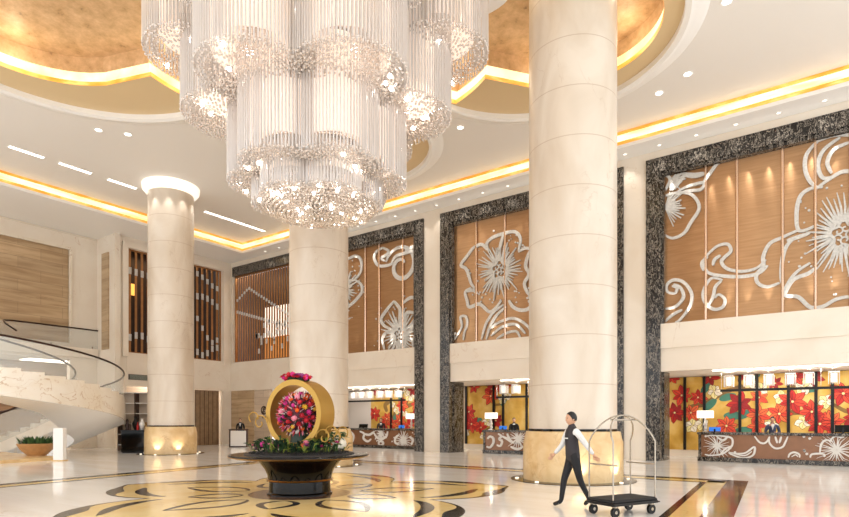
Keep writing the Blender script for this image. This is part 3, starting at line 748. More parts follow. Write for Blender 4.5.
b = MB()
strokes(b, Z, fn, .13, .05, [[(214,366),(180,392),(155,430),(140,482)],[(222,372),(190,402),(168,440),(156,482)],[(160,452),(200,424),(250,412),(296,440),(310,480)],[(172,470),(210,440),(255,432),(286,462)],(.12,[(190,480),(220,462),(256,455),(270,480)]),
  [(50,482),(74,440),(70,408),(88,406),(92,430),(82,462),(80,484)],[(56,460),(46,470),(44,484)]])
flower_relief('stem_relief', tM, b)
for ch_ in [c for c in CH(tM) if 'relief' in c.name]:
    m_ = MB(); m_.v = [(min(3.85, .75-v.co.x), v.co.y-.055, v.co.z) for v in ch_.data.vertices]; m_.f = [tuple(p.vertices) for p in ch_.data.polygons]; m_.m = [0]*len(m_.f)
    m_.build(ch_.name.split('.')[0], M['silver'], tM)
# left bay
Z = zoomer(345, 240, 4.306, YP)
divL = [at_y(345+q/4.306, 300, YP)[0] for q in (90,150,252)] + [-24.4]
tL = decor_panel(2, -26.5, -17.34, divL, 'copper wall panel with silver spiral scrolls and a half flower in the left bay')
b = MB()
strokes(b, Z, fn, .17, .05, [[(214,264),(184,300),(160,338),(168,366),(200,386)],[(214,264),(240,298),(246,336)],[(250,274),(288,248),(326,262)],[(172,472),(164,424),(182,398),(204,386)],[(268,416),(292,372),(318,340)],[(250,350),(272,312),(322,322)],[(300,468),(296,430),(320,400)]])
C = Z((238,408)); burst(b, fn, C, .4, 1.6, 36, .14, .05, .9)
flower_relief('flower_relief', tL, b)
b = MB()
C = Z((245,112)); b.ribbon(spiral(C, .25, 1.15, .6, 1.35, 36), taper(.24,.4), fn, .05)
strokes(b, Z, fn, .17, .05, [[(165,34),(136,54),(130,84),(150,112),(188,110),(214,98)],[(165,34),(190,48),(180,66),(160,78),(172,92)],[(205,100),(222,72),(256,60),(290,50),(326,46)],[(262,48),(292,32),(326,24)]])
flower_relief('scroll_relief', tL, b)
b = MB()
strokes(b, Z, fn, .17, .05, [[(-20,84),(14,82),(50,70),(72,90),(70,138),(44,172)],[(44,172),(70,190),(76,222),(50,258),(24,282),(4,300)],[(0,180),(20,176),(44,174)]])
C = Z((-8,215)); burst(b, fn, C, .4, 1.4, 36, .16, .05, .9)
flower_relief('hidden_side_flower_relief', tL, b)

# ================================================================== SLATTED SCREENS
def slat_screen(label, P, L, z0, z1, n, motif, sw=.15):
    """P(u, off) -> (x, y); u along the wall 0..L, off towards the room"""
    t = thing('slatted_screen', label, 'screen', (*P(L/2,0), z0))
    def bx(b, u0, u1, o0, o1, za, zb):
        pts = [P(u0,o0),P(u1,o0),P(u1,o1),P(u0,o1)]
        b.add([(x,y,za) for x,y in pts]+[(x,y,zb) for x,y in pts], [(3,2,1,0),(4,5,6,7),(0,1,5,4),(1,2,6,5),(2,3,7,6),(3,0,4,7)])
    b = MB(); bx(b,0,L,-.06,.06,z0,z0+.07); bx(b,0,L,-.06,.06,z1-.07,z1); bx(b,0,.07,-.06,.06,z0,z1); bx(b,L-.07,L,-.06,.06,z0,z1)
    b.build('frame', M['slat'], t, world=True)
    for i in range(n):
        u = .1+(L-.2)*(i+.5)/n
        b = MB(); bx(b, u-.5*sw, u+.5*sw, -.02, .02, z0+.07, z1-.07); b.build('slat', M['slat'], t, world=True)
    b = MB()
    for i in range(n):
        u = .1+(L-.2)*(i+.5)/n
        for zz, hh in motif(u/L):
            bx(b, u-.085, u+.085, .018, .04, z0+(z1-z0)*zz-hh, z0+(z1-z0)*zz+hh)
    b.build('silver_motif', M['silver'], t, world=True)
    return t
def motifA(s):
    o = []
    if s > .55: 
        q = (s-.55)/.45; o += [(.86+.06*math.sin(q*5),.17),(.56+.12*q*(1-q)*4,.2),(.34+.14*math.sin(q*6),.17),(.10+.05*math.sin(q*9),.2)]
    else: o += [(.80-.1*s,.2),(.12+.06*math.sin(s*12),.2)]
    return o
def motifD(s): return [(.84-.55*abs(s-.25),.09),(.60-.28*s,.10)] + [(random.uniform(.1,.42),.16) for q in range(2 if s > .35 else 0)]
slat_screen('tall slatted bronze screen set in the cream wall behind the column near the stairs', lambda u,o: (XL-.2+o, YS0+u), YS1-YS0, 5.65, 11.8, 17, motifA, .13)
slat_screen('slatted bronze screen under a black marble header in the far corner', lambda u,o: (-33.5+u, YW+.2-o), 5.85, 5.6, 11.5, 22, motifD, .11)
t = thing('light_box', 'lit white panel glimpsed in the upper gallery behind the corner screen', 'light', (-30.3,26.1,6.6))
MB().box(-2.4,2.2,-.05,.05,.9,3.0).build('diffuser', M['lamp_soft'] if 'lamp_soft' in M else mat('gallery_light_panel',(250,232,214),.5,emit=.9), t)
MB().box(-2.4,2.2,-.04,.08,-.9,.88).build('amber_panel', mat('gallery_amber_panel',(214,140,70),.4,emit=.35), t)
t = thing('wall_lantern', 'row of amber gallery lamps glowing behind the left slatted screen', 'lamp', (XL-1.8,17.9,9.8))
MB().box(0,.1,-.5,.5,-.35,.35).build('shade', mat('amber_lamp_shade',(255,190,90),.4,emit=1.0), t)

for k in range(26):
    x, y = gold_in[int(k*len(gold_in)/26)]; dx, dy = RC[0]-x, RC[1]-y; l = math.hypot(dx,dy)
    L = bpy.data.lights.new('recess_lamp','POINT'); L.energy = 14; L.color = (1,.9,.7); L.shadow_soft_size = .25
    o = bpy.data.objects.new('recess_lamp', L); COL.objects.link(o); o.location = (x+dx/l*.5, y+dy/l*.5, HC+.5)
# ================================================================== PEOPLE
def skin_mesh(chains, sub=1):
    """chains: list of (points, radii) -> one smooth mesh grown round the joints, as vertex/face lists"""
    vs, es, rad, roots = [], [], [], []
    key = {}
    for pts, rr in chains:
        prev = None
        for p, r in zip(pts, rr):
            k = tuple(round(c,4) for c in p)
            if k not in key: key[k] = len(vs); vs.append(k); rad.append(r)
            i = key[k]
            if prev is not None and prev != i: es.append((prev,i))
            prev = i
    me = bpy.data.meshes.new('tmp'); me.from_pydata(vs, es, [])
    o = bpy.data.objects.new('tmp', me); COL.objects.link(o)
    md = o.modifiers.new('s','SKIN'); md.use_smooth_shade = True
    sv = me.skin_vertices[0].data
    # one root per connected island
    par = list(range(len(vs)))
    def find(a):
        while par[a] != a: a = par[a]
        return a
    for a,c in es: par[find(a)] = find(c)
    seen = set()
    for i in range(len(vs)):
        sv[i].radius = (rad[i], rad[i]); sv[i].use_root = False
        q = find(i)
        if q not in seen: seen.add(q); sv[i].use_root = True
    if sub:
        m2 = o.modifiers.new('u','SUBSURF'); m2.levels = sub; m2.render_levels = sub
    dg = bpy.context.evaluated_depsgraph_get(); dg.update()
    ev = o.evaluated_get(dg).to_mesh()
    V_ = [tuple(v.co) for v in ev.vertices]; F_ = [tuple(p.vertices) for p in ev.polygons]
    o.evaluated_get(dg).to_mesh_clear()
    bpy.data.objects.remove(o); bpy.data.meshes.remove(me)
    return V_, F_
def person(label, loc, rz, J, cloth, group=None, hair_back=.0, extras=None, face=0.0):
    """J: joints in a local frame, facing -Y. cloth: material per limb."""
    t = thing('person', label, 'person', loc, rz, group)
    pel = (0,0,.94) if 'pel' not in J else J['pel']
    ln = J.get('lean', 0.0)
    sp, chs, clv, nk, hd = (0,-.01+ln*.3,1.12), (0,-.01+ln*.7,1.29), (0,ln*.9,1.40), (0,.0+ln,1.49), (0,-.005+ln*1.1,1.57)
    chains = [([pel, sp, chs, clv, nk, hd], [.145,.13,.148,.105,.062,.056])]
    lab = [('torso', pel, sp), ('torso', sp, chs), ('torso', chs, nk), ('skin', (0,ln,1.5), hd)]
    for s in ('L','R'):
        sx = 1 if s == 'L' else -1
        sh = (sx*.178, ln*.9, 1.405); el = J['el'+s]; wr = J['wr'+s]
        hip = (sx*.088, 0, .88); kn = J['kn'+s]; an = J['an'+s]; toe = J['toe'+s]
        chains.append(([clv, sh, el, wr], [.105,.07,.053,.036]))
        chains.append(([pel, hip, kn, an, toe], [.145,.098,.064,.044,.038]))
        lab += [('sleeve', sh, el), ('sleeve', el, wr), ('leg', hip, kn), ('leg', kn, an), ('shoe', an, toe)]
    V_, F_ = skin_mesh(chains, 1)
    # hands: palm and five bent fingers, rooted inside the palm
    hc = []
    for s in ('L','R'):
        sx = 1 if s == 'L' else -1
        wr = Vector(J['wr'+s]); el = Vector(J['el'+s]); d = (wr-el).normalized()
        side = Vector((0,1,0)) if abs(d.y) < .8 else Vector((1,0,0))
        side = (side - d*side.dot(d)).normalized(); nrm = d.cross(side).normalized()*sx
        pm = wr + d*.085
        hc.append(([wr-d*.01, wr+d*.03, pm], [.03,.034,.03]))
        for q,(off,ln_) in enumerate(((-.03,.062),(-.01,.074),(.011,.070),(.031,.055))):
            b0 = wr + d*.07 + side*off; b1 = b0 + d*ln_*.55; b2 = b1 + (d*.75+nrm*.65).normalized()*ln_*.55; b3 = b2 + (d*.35+nrm*.94).normalized()*ln_*.45
            hc.append(([b0,b1,b2,b3],[.0105,.0095,.0088,.0075]))
        b0 = wr + d*.03 - side*.024; b1 = b0 - side*.03 + d*.028; b2 = b1 + d*.032 + nrm*.012
        hc.append(([b0,b1,b2],[.012,.011,.009]))
    for ch_ in hc:
        v2, f2 = skin_mesh([([tuple(p) for p in ch_[0]], ch_[1])], 1); o_ = len(V_); V_ += v2; F_ += [tuple(i+o_ for i in f) for f in f2]
    nhand = len(F_)
    # head with face
    hb = MB(); hc_ = Vector((0, ln*1.15-.012, 1.645))
    def H(a, e, r=1):
        r = r*1.08
        x = .077*math.cos(e)*math.cos(a); y = .098*math.cos(e)*math.sin(a); z = .118*math.sin(e)
        if z < 0: x *= 1-.28*(-z/.118); y = y*(1-.1*(-z/.118)) - .012*(-z/.118)
        return (x*r, y*r, z*r)
    rings = []
    for k in range(1, 15):
        e = -PI/2 + PI*k/15
        rings.append([H(2*PI*i/20, e) for i in range(20)])
    hb.rings(rings)
    hb.add([(-.012,-.092,-.02),(.012,-.092,-.02),(.016,-.09,-.045),(-.016,-.09,-.045),(0,-.122,-.04),(0,-.098,.012)], [(0,1,5),(1,2,4,5),(3,0,5,4),(2,3,4)])
    for sx in (-1,1):
        hb.ball((sx*.077,.005,-.012), .026, 8, 6, (.35,.75,1.1))
    hb.mi = 1
    for sx in (-1,1): hb.ball((sx*.03,-.0905,.002), .0125, 8, 6, (1.2,.5,.6)); hb.box(sx*.03-.018, sx*.03+.018, -.096, -.086, .021, .027)
    hb.mi = 2; hb.ball((0,-.092,-.066), .02, 8, 6, (1.1,.35,.3)); hb.mi = 0
    Rz = Matrix.Translation(hc_) @ Matrix.Rotation(face, 4, 'Z') @ Matrix.Rotation(J.get('nod',0), 4, 'X')
    hb.xf(Rz)
    b = MB()
    mats = [M['skin'], cloth['torso'], cloth['sleeve'], cloth['leg'], M['shoe'], M['eye'], M['lip']]
    order = {'skin':0,'torso':1,'sleeve':2,'leg':3,'shoe':4}
    b.v = list(V_); b.f = list(F_)
    def seg(p, a, c):
        p, a, c = Vector(p), Vector(a), Vector(c); d = c-a; q = max(0,min(1,(p-a).dot(d)/max(1e-9,d.dot(d)))); return (p-a-d*q).length
    for i,f in enumerate(F_):
        if i >= 0 and i >= len(F_)-0: pass
        c = Vector((0,0,0))
        for k in f: c += Vector(V_[k])
        c /= len(f)
        best = min(lab, key=lambda L: seg(c, L[1], L[2]) - (.07 if L[0] == 'torso' else .03 if L[0]=='leg' else 0))[0]
        b.m.append(order[best])
    nb = skin_body_count[0] = None
    # hands are skin: the faces that came from the hand chains
    for i in range(len(F_)-HANDF(hc, F_, V_, J), len(F_)): b.m[i] = 0
    o_ = len(b.v); b.v += hb.v; b.f += [tuple(i+o_ for i in f) for f in hb.f]; b.m += [{0:0,1:5,2:6}[q] for q in hb.m]
    b.build('body', mats, t, smooth=2)
    # hair cap
    h = MB(); rs = []
    for k in range(0, 9):
        e = R(-18) + R(106)*k/8; row = []
        for i in range(20):
            a = 2*PI*i/20; e2 = e
            fr = max(0, -math.sin(a))            # towards the face
            e2 = max(e, R(-24)+R(64)*min(1,fr*1.15)**.7)
            row.append(Vector(H(a, e2, 1.06)))
        rs.append(row)
    h.rings(rs).xf(Rz); h.build('hair', M['hair'], t, smooth=2)
    if extras: extras(t, ln)
    return t
skin_body_count = [None]
def HANDF(hc, F_, V_, J):
    # faces added by the hand chains = total of the faces of each separate chain
    return HANDF.n
HANDF.n = 0
_old_skin = skin_mesh
def skin_mesh(chains, sub=1):
    V_, F_ = _old_skin(chains, sub)
    if len(chains) == 1: HANDF.n += len(F_)
    else: HANDF.n = 0
    return V_, F_
def collar(m_shirt, m_tie=None):
    def f(t, ln):
        b = MB(); b.add([(-.055,-.148+ln*.8,1.44),(.055,-.148+ln*.8,1.44),(0,-.172+ln*.6,1.24),(-.06,-.10+ln*.8,1.47),(.06,-.10+ln*.8,1.47),(0,-.12+ln*.6,1.24)], [(0,1,2),(3,5,4),(0,2,5,3),(1,4,5,2),(0,3,4,1)])
        b.build('shirt_front', m_shirt, t)
        if m_tie:
            b = MB(); b.add([(-.014,-.16+ln*.8,1.43),(.014,-.16+ln*.8,1.43),(.02,-.18+ln*.6,1.27),(0,-.18+ln*.6,1.24),(-.02,-.18+ln*.6,1.27),(0,-.12+ln*.8,1.43)], [(0,1,2,3,4),(0,4,5),(1,5,2),(2,5,3),(3,5,4),(0,5,1)]); b.build('tie', m_tie, t)
    return f
STAND = dict(elL=(.23,.02,1.15), elR=(-.23,.02,1.15), wrL=(.20,-.14,.95), wrR=(-.20,-.14,.95), knL=(.10,-.02,.50), knR=(-.10,-.02,.50), anL=(.10,.03,.09), anR=(-.10,.03,.09), toeL=(.12,-.14,.035), toeR=(-.12,-.14,.035))
SUIT = dict(torso=M['suit'], sleeve=M['suit'], leg=M['suit'])

# ================================================================== RECEPTION ROOM
RECEP_W = 42
YM = YB-.15
def petal_flower(b, c, r, n, fn, cols, rot=0, wid=.34, d=.006, pointy=1.0):
    for k in range(n):
        a = rot+2*PI*k/n+random.uniform(-.12,.12); q = r*random.uniform(.85,1.1); ux, uy = math.cos(a), math.sin(a)
        P = []
        for s in (1,-1):
            rng = [0,.2,.4,.6,.8,1] if s == 1 else [.8,.6,.4,.2]
            for t in rng:
                w = s*wid*q*math.sin(PI*min(1,(t*.92+.04)))**(1.2*pointy); P.append((c[0]+ux*q*t-uy*w, c[1]+uy*q*t+ux*w))
        b.mi = cols[2] if cols[0] < 4 else 6; b.patch([(c[0]+ux*q*.5+(x-c[0]-ux*q*.5)*1.13, c[1]+uy*q*.5+(y-c[1]-uy*q*.5)*1.13) for x,y in P], fn, d + .0012*k - .0007)
        b.mi = cols[0] if k % 2 else cols[1]; b.patch(P, fn, d + .0012*k)
        b.mi = cols[2]; b.ribbon([(c[0]+ux*q*.1, c[1]+uy*q*.1),(c[0]+ux*q*.8, c[1]+uy*q*.8)], r*.035, fn, d+.0012*n+.001)
    b.mi = 4; b.patch([(c[0]+r*.1*math.cos(2*PI*j/8), c[1]+r*.1*math.sin(2*PI*j/8)) for j in range(8)], fn, d+.0012*n+.002)
M['p_crimson'] = mat('mural_crimson', (160,28,30), .5, var=.2, vscale=7)
MURM = [M['p_red'],M['p_red2'],M['p_dkred'],M['p_orange'],M['p_paleyel'],M['p_teal'],M['p_branch'],M['p_white_petal'],M['p_crimson']]
def mural(label, x0, x1, posts, flowers, lilies, branches, leaves, Z, h=3.585):
    t = thing('mural', label, 'mural', ((x0+x1)/2, YM, .3))
    MB().box(x0, x1, YM, YM+.05, .3, h).build('gold_panel', M['mural'], t, world=True)
    fn = sheet(YM); b = MB()
    for L, w in branches: b.mi = 6; b.ribbon([Z(p) for p in smooth2(L,5)], taper(w,.5), fn, .003)
    for p, r, a in leaves:
        c = Z(p); b.mi = 5; b.patch([(c[0]+r*math.cos(a)*math.cos(q)-r*.45*math.sin(a)*math.sin(q), c[1]+r*math.sin(a)*math.cos(q)+r*.45*math.cos(a)*math.sin(q)) for q in [2*PI*j/12 for j in range(12)]], fn, random.uniform(.006,.0095))
    for p, r in lilies: petal_flower(b, Z(p), r*.52, 5, fn, (4,7,6), random.random(), .42, .0105)
    for p, r, n in flowers: petal_flower(b, Z(p), r*.46, n, fn, random.choice([(0,1,2),(0,8,2),(1,3,2)]), random.random()*2, .25, .018+random.uniform(0,.012))
    b.v = [(min(x1,max(x0,x)), y, min(3.58,max(.31,z))) for x,y,z in b.v]
    b.build('painted_blossoms', MURM, t, world=True)
    for x in posts: MB().box(x-.055, x+.055, YM-.09, YM-.0, .3, h).build('black_post', M['black_matte'], t, world=True)
    return t
Z = zoomer(690, 365, 4.925, YM)
def px_x(px, y=400): return at_y(px, y, YM)[0]
mural('gold mural with big red blossoms and black posts behind the right reception desk', -7.5, 4.2, [px_x(q) for q in (685,704.5,740,757,788.5,816,832.5)],
  [((-40,150),1.0,7),((-75,235),1.0,7),((5,235),.9,7),((40,160),.85,7),((100,60),.9,6),((-90,60),.8,7),((245,190),1.1,7),((335,245),1.05,7),((180,300),1.0,8),((505,180),1.1,7),((440,240),1.05,7),((600,230),1.0,7),((640,290),1.05,7),((700,280),1.05,7),((755,140),1.1,7),((265,45),.8,6),((340,160),.8,6),((520,55),.9,6),((420,90),.7,6),((610,60),.8,6),((330,300),.8,6),((820,260),1.0,7),((880,120),1.0,7)],
  [((170,40),.6),((120,130),.6),((350,120),.6),((560,110),.7),((450,160),.6),((10,300),.7),((60,290),.6),((560,280),.6),((670,180),.6),((300,90),.5),((400,300),.6)],
  [([(-90,280),(0,210),(80,190),(140,150),(260,100)],.22),([(140,150),(200,120),(330,110),(420,60)],.16),([(400,300),(470,240),(560,230),(700,190)],.2),([(470,240),(500,120),(560,40)],.14),([(700,190),(780,230),(850,200)],.16)],
  [((185,158),.35,.3),((215,250),.4,0),((265,245),.35,.5),((260,325),.4,.2),((100,195),.35,.8),((80,110),.35,1),((310,60),.3,.4),((590,120),.3,0)], Z)
Z = zoomer(450, 370, 5.744, YM)
mural('gold mural with orange-red leaves and blossoms behind the middle reception desk', -17.2, -8.5, [px_x(q) for q in (466.5,494,503.5,527)],
  [((140,95),.9,6),((235,150),1.1,7),((240,110),.9,6),((110,240),1.0,7),((125,310),1.1,8),((180,330),.9,7),((265,290),1.0,7),((330,70),.9,6),((290,90),.9,7),((60,320),.9,7),((30,120),.8,6),((400,60),.6,6),((560,120),1,7),((560,300),1,7)],
  [((300,170),.5),((195,380),.5),((215,300),.6),((330,150),.5),((90,360),.5)],
  [([(195,68),(230,110),(255,200),(250,270)],.18),([(60,360),(130,340),(190,350),(240,330)],.16),([(250,200),(300,190),(330,120)],.14)],
  [((310,180),.3,1),((160,290),.3,.3),((90,280),.3,1)], Z)
Z = zoomer(340, 370, 5.744, YM)
mural('gold mural with red maple-like blossoms behind the left reception desk', at_y(371,400,YM)[0], -18.3, [px_x(q) for q in (391.5,402)],
  [((200,110),.9,6),((245,110),.9,7),((330,110),.9,6),((200,250),1.1,7),((270,280),1.0,7),((360,200),1.1,7),((345,290),1.1,7),((420,110),.9,7),((430,270),1.1,7),((300,310),.9,7),((440,200),.9,7),((250,310),.9,6),((400,320),1,7)],
  [((400,150),.7),((380,120),.6),((300,200),.5),((430,160),.6),((330,230),.6),((370,250),.6)],
  [([(300,310),(320,240),(380,210),(460,180)],.28),([(380,210),(400,150),(460,110)],.18),([(270,240),(260,200),(290,180)],.3)],
  [((350,140),.35,1),((420,90),.35,.4),((320,270),.35,.8)], Z)
struct('wall_white_bay', MB().box(-27.4, at_y(370.5,400,YM)[0], YM+.06, YM+.12, .3, 3.58), mat('pale_glass_wall',(232,222,212),.3), 'pale grey panelled wall left of the left mural', 'wall')

# ---- desks
def desk(label, x0, x1, y0, patt, h=1.16):
    t = thing('reception_desk', label, 'desk', ((x0+x1)/2, y0+.4, 0))
    MB().bbox(x0-.02, x1+.02, y0-.02, y0+.85, 0, .17, .01).build('plinth', M['black_marble'], t, world=True)
    fp = MB().box(x0+.04, x1-.04, y0+.06, y0+.8, .17, h-.1).build('front_panel', M['brown_panel'], t, world=True)
    MB().bbox(x0-.04, x1+.04, y0-.05, y0+.9, h-.1, h, .02).build('counter_top', M['black_marble'], t, world=True)
    for xx in (x0, x1-.1): MB().box(xx-.0, xx+.1, y0+.02, y0+.84, .17, h-.1).build('end_panel', M['black_marble'], t, world=True)
    b = MB(); patt(b, sheet(y0+.058), y0+.06); b.v = [(min(x1-.12,max(x0+.12,x)),y,z) for x,y,z in b.v]; b.build('carved_flower_relief', M['shirt_relief'], fp, world=True)
    return t
M['shirt_relief'] = mat('white_carved_relief', (226,222,216), .5)
def clipz(b, lo, hi):
    b.v = [(x,y,min(hi,max(lo,z))) for x,y,z in b.v]
def pattR(b, fn, Y):
    Z = zoomer(690, 365, 4.925, Y)
    strokes(b, Z, fn, .07, .03, [[(75,352),(110,346),(160,350),(205,360),(208,395),(180,425),(150,440),(100,445),(74,440)],[(130,350),(160,370),(190,352)],[(150,440),(175,412),(208,398)],
      [(190,430),(235,436),(275,432),(314,404),(320,418),(308,446),(262,458),(205,440),(190,430)],(.05,[(215,436),(270,446),(305,425)]),
      [(318,350),(340,378),(362,386),(380,376),(392,352)],[(392,352),(392,384),(420,410),(455,404),(470,380),(482,352)],[(420,352),(430,385)],[(450,352),(440,385)],
      [(484,456),(492,438),(514,430),(538,440),(540,456)],(.04,[(500,452),(520,442),(532,452)]),
      [(592,456),(600,440),(640,436),(665,440)],[(640,432),(646,392),(668,370),(700,376)],[(690,372),(715,350),(745,356),(760,352)],[(665,440),(660,452)]])
    burst(b, fn, Z((135,398)), .05, .62, 22, .035, .03); burst(b, fn, Z((722,418)), .06, .8, 26, .04, .03)
    clipz(b, .18, 1.05)
def pattM(b, fn, Y):
    Z = zoomer(450, 370, 5.744, Y)
    strokes(b, Z, fn, .12, .03, [[(218,396),(230,382),(250,392),(250,420),(232,444),(212,440)],[(278,366),(296,380),(284,396),(300,410),(290,436),(270,430)],[(300,380),(330,396),(350,412)],[(330,365),(345,400),(370,420)],[(350,440),(390,455),(420,440)],[(440,380),(480,400),(500,440)],[(520,380),(560,380),(600,420)]])
    burst(b, fn, Z((392,395)), .08, .7, 20, .05, .03); burst(b, fn, Z((560,410)), .08, .7, 18, .05, .03); clipz(b, .18, 1.05)
def pattL(b, fn, Y):
    Z = zoomer(340, 370, 5.744, Y)
    strokes(b, Z, fn, .14, .03, [[(115,352),(140,366),(136,392),(160,410),(180,396)],[(140,366),(170,372),(200,352)],[(195,360),(215,388),(240,396),(268,380),(275,352)],[(220,420),(236,408),(250,420),(236,434),(220,420)],[(60,352),(80,380),(70,420)],[(340,372),(320,390),(318,416),(340,428)],[(400,384),(420,400),(410,430)]])
    burst(b, fn, Z((366,404)), .1, .75, 20, .06, .03); burst(b, fn, Z((236,368)), .08, .4, 18, .07, .03); clipz(b, .18, 1.05)
desk('long reception desk with white carved flowers on brown, at the right of the hall', -4.45, 2.8, 24.95, pattR)
desk('reception desk with white carved scrolls partly hidden by the big column', -14.25, -8.4, 24.75, pattM)
desk('far reception desk with white carved scrolls right behind the flower table', -25.8, -18.75, 25.6, pattL)

def table_lamp(label, x, y, z):
    t = thing('table_lamp', label, 'lamp', (x,y,z), group='table lamps on the reception desks')
    MB().bbox(-.11,.11,-.09,.09,0,.04,.01).build('base', M['chrome'], t)
    MB().lathe([(.05,.04),(.075,.12),(.045,.2),(.08,.3),(.045,.4),(.03,.56)], 12).build('crystal_stem', M['crystal'], t, smooth=1)
    MB().bbox(-.29,.29,-.15,.15,.56,.86,.012).build('lamp_shade', M['lamp_white'], t)
    L = bpy.data.lights.new('table_lamp_bulb','POINT'); L.energy = 4; L.color = (1,.85,.65); L.shadow_soft_size = .08
    o = bpy.data.objects.new('table_lamp_bulb', L); COL.objects.link(o); o.location = (x,y,z+.95)
table_lamp('white-shaded table lamp at the left end of the right reception desk', -4.25, 25.3, 1.16)
table_lamp('white-shaded table lamp on the middle desk, left of the clerk', -13.95, 25.05, 1.16)
table_lamp('white-shaded table lamp at the right end of the far left desk', -19.6, 25.9, 1.16)
def box_thing(name, label, cat, x, y, z, sx, sy, sz, m, group=None):
    t = thing(name, label, cat, (x,y,z), group=group)
    MB().bbox(-sx/2,sx/2,-sy/2,sy/2,.0,.02,.004).build('base', M['black'], t)
    b = MB(); b.bbox(-sx/2,sx/2,-.02,.02,.03,sz,.008); b.xf(Matrix.Rotation(R(-14),4,'X')); b.build('display', m, t)
    MB().box(-.03,.03,-.02,.03,.0,sz*.6).build('support', M['black'], t)
    return t
for (x,y,w) in ((-3.9,25.25,'small bright blue screen beside the lamp on the right reception desk'),(-13.3,25.05,'small bright blue screen beside the lamp on the middle desk'),(-20.3,25.85,'small bright blue screen beside the lamp on the far left desk')):
    box_thing('desk_screen', w, 'screen', x, y, 1.16, .42, .2, .2, M['screen_blue'], 'blue desk screens')
box_thing('monitor', 'black monitor at the right edge of the right reception desk', 'monitor', at_y(843,428,25.5)[0], 25.5, 1.16, .5, .2, .3, M['black'])
box_thing('monitor', 'black monitor just right of the blue screen on the middle desk', 'monitor', -12.75, 25.15, 1.16, .36, .2, .26, M['black'])
box_thing('monitor', 'black monitor on the left half of the far left desk', 'monitor', at_y(363,428,26.0)[0], 26.0, 1.16, .7, .2, .26, M['black'])
# ---- pendants and rails
def pendant(label, x, y, z0):
    t = thing('pendant_lamp', label, 'pendant lamp', (x,y,z0), group='crystal box pendants over the desks')
    MB().tube([(0,0,.46),(0,0,3.6-z0)], .012, 6).build('cord', M['chrome'], t)
    MB().lathe([(.05,3.56-z0),(.05,3.6-z0)], 10).build('ceiling_rose', M['chrome'], t)
    MB().box(-.17,.17,-.17,.17,.42,.46).build('cap', M['chrome'], t)
    MB().box(-.09,.09,-.09,.09,.06,.4).build('diffuser', M['lamp_white'], t)
    b = MB()
    for i in range(7):
        for j in range(7):
            if i in (0,6) or j in (0,6): b.tube([(-.165+.055*i,-.165+.055*j,.0),(-.165+.055*i,-.165+.055*j,.42)], .011, 5)
    b.build('crystal_fringe', M['crystal'], t)
for nm, pxs, Yp in (('right',(729,749,769,790.5,809,834),26.0),('middle',(504,516),26.0),('far left',(353,361.4,370,380,388.7,398.3),26.3)):
    for i,p in enumerate(pxs):
        if nm == 'middle': w = 'crystal box pendant over the middle desk, %s one' % ('left','right')[i]
        else: w = 'crystal box pendant over the %s desk, %s from the left' % (nm, ORD[i])
        pendant(w, at_y(p,381,Yp)[0], Yp, 2.98)
def rail(label, x0, x1, y, z):
    t = thing('hanging_rail', label, 'rail', ((x0+x1)/2,y,z))
    MB().box(x0,x1,y-.05,y+.05,z-.05,z+.05).build('bar', M['black_matte'], t, world=True)
    n = max(2, int((x1-x0)/1.6))
    for k in range(n+1):
        x = x0+.03+(x1-x0-.06)*k/n; MB().tube([(x,y,z+.05),(x,y,3.6)], .012, 6).build('suspension_rod', M['chrome'], t, world=True)
rail('black horizontal rail hanging below the pendants over the right desk', at_y(720.5,391,26.4)[0], 3.0, 26.4, 2.86)
rail('black horizontal rail hanging below the pendants over the middle desk', at_y(496.5,396.6,26.4)[0], -9.0, 26.4, 2.84)
rail('black horizontal rail hanging below the pendants over the far left desk', -26.0, at_y(405,401,26.6)[0], 26.6, 2.84)
for i,(nm,x0,x1) in enumerate((('right',-3.9,2.3),('middle',-13.2,-8),('left',-24.5,-18))):
    t = thing('strip_light', 'linear light under the fascia above the %s reception desk' % nm, 'ceiling light', ((x0+x1)/2,YW+.62,3.56))
    MB().box(x0,x1,YW+.55,YW+.68,3.575,3.6).build('frame', M['plaster_white'], t, world=True); MB().box(x0+.02,x1-.02,YW+.57,YW+.66,3.55,3.58).build('diffuser', M['strip'], t, world=True)
    for k in range(3):
        L = bpy.data.lights.new('reception_fill_light','AREA'); L.energy = RECEP_W; L.shape = 'RECTANGLE'; L.size = (x1-x0)/3*.9; L.size_y = .6; L.color = (1,.95,.87)  # fill light added under the low ceiling, with no fixture of its own
        o = bpy.data.objects.new('reception_fill_light', L); COL.objects.link(o); o.location = (x0+(x1-x0)*(k+.5)/3, YW+2.2, 3.585)
# ---- people at the desks
RT = dict(STAND); RT.update(elR=(-.25,-.08,1.16), wrR=(-.10,-.20,1.42), elL=(.25,-.02,1.16), wrL=(.12,-.26,1.14), lean=-.04, nod=.15)
person('clerk in slate blue suit holding a phone to the ear behind the right desk', (at_y(772,420,26.2)[0], 26.3, 0), R(10), RT, dict(torso=M['suit_blue'], sleeve=M['suit_blue'], leg=M['suit_blue']), 'clerks at the reception desks', extras=collar(M['shirt']))
person('clerk in black suit standing at the middle desk beside the big column', (at_y(514,420,25.95)[0], 25.95, 0), R(25), STAND, SUIT, 'clerks at the reception desks', extras=collar(M['shirt'], M['suit']))
person('clerk in black suit with white shirt front at the far left desk', (at_y(380,420,26.75)[0], 26.85, 0), R(35), STAND, SUIT, 'clerks at the reception desks', extras=collar(M['shirt'], M['suit']))
LP = V(-30.0, 21.9)
t = thing('lectern', 'white-fronted lectern with dark sides in the far left corner', 'lectern', (LP.x, LP.y, 0), R(48))
MB().bbox(-.46,.46,-.34,-.28,.06,1.0,.01).build('front_panel', M['white'], t)
for s in (-1,1): MB().bbox(s*.5-.04,s*.5+.04,-.36,.34,0,1.04,.01).build('side_panel', M['dark_wood'], t)
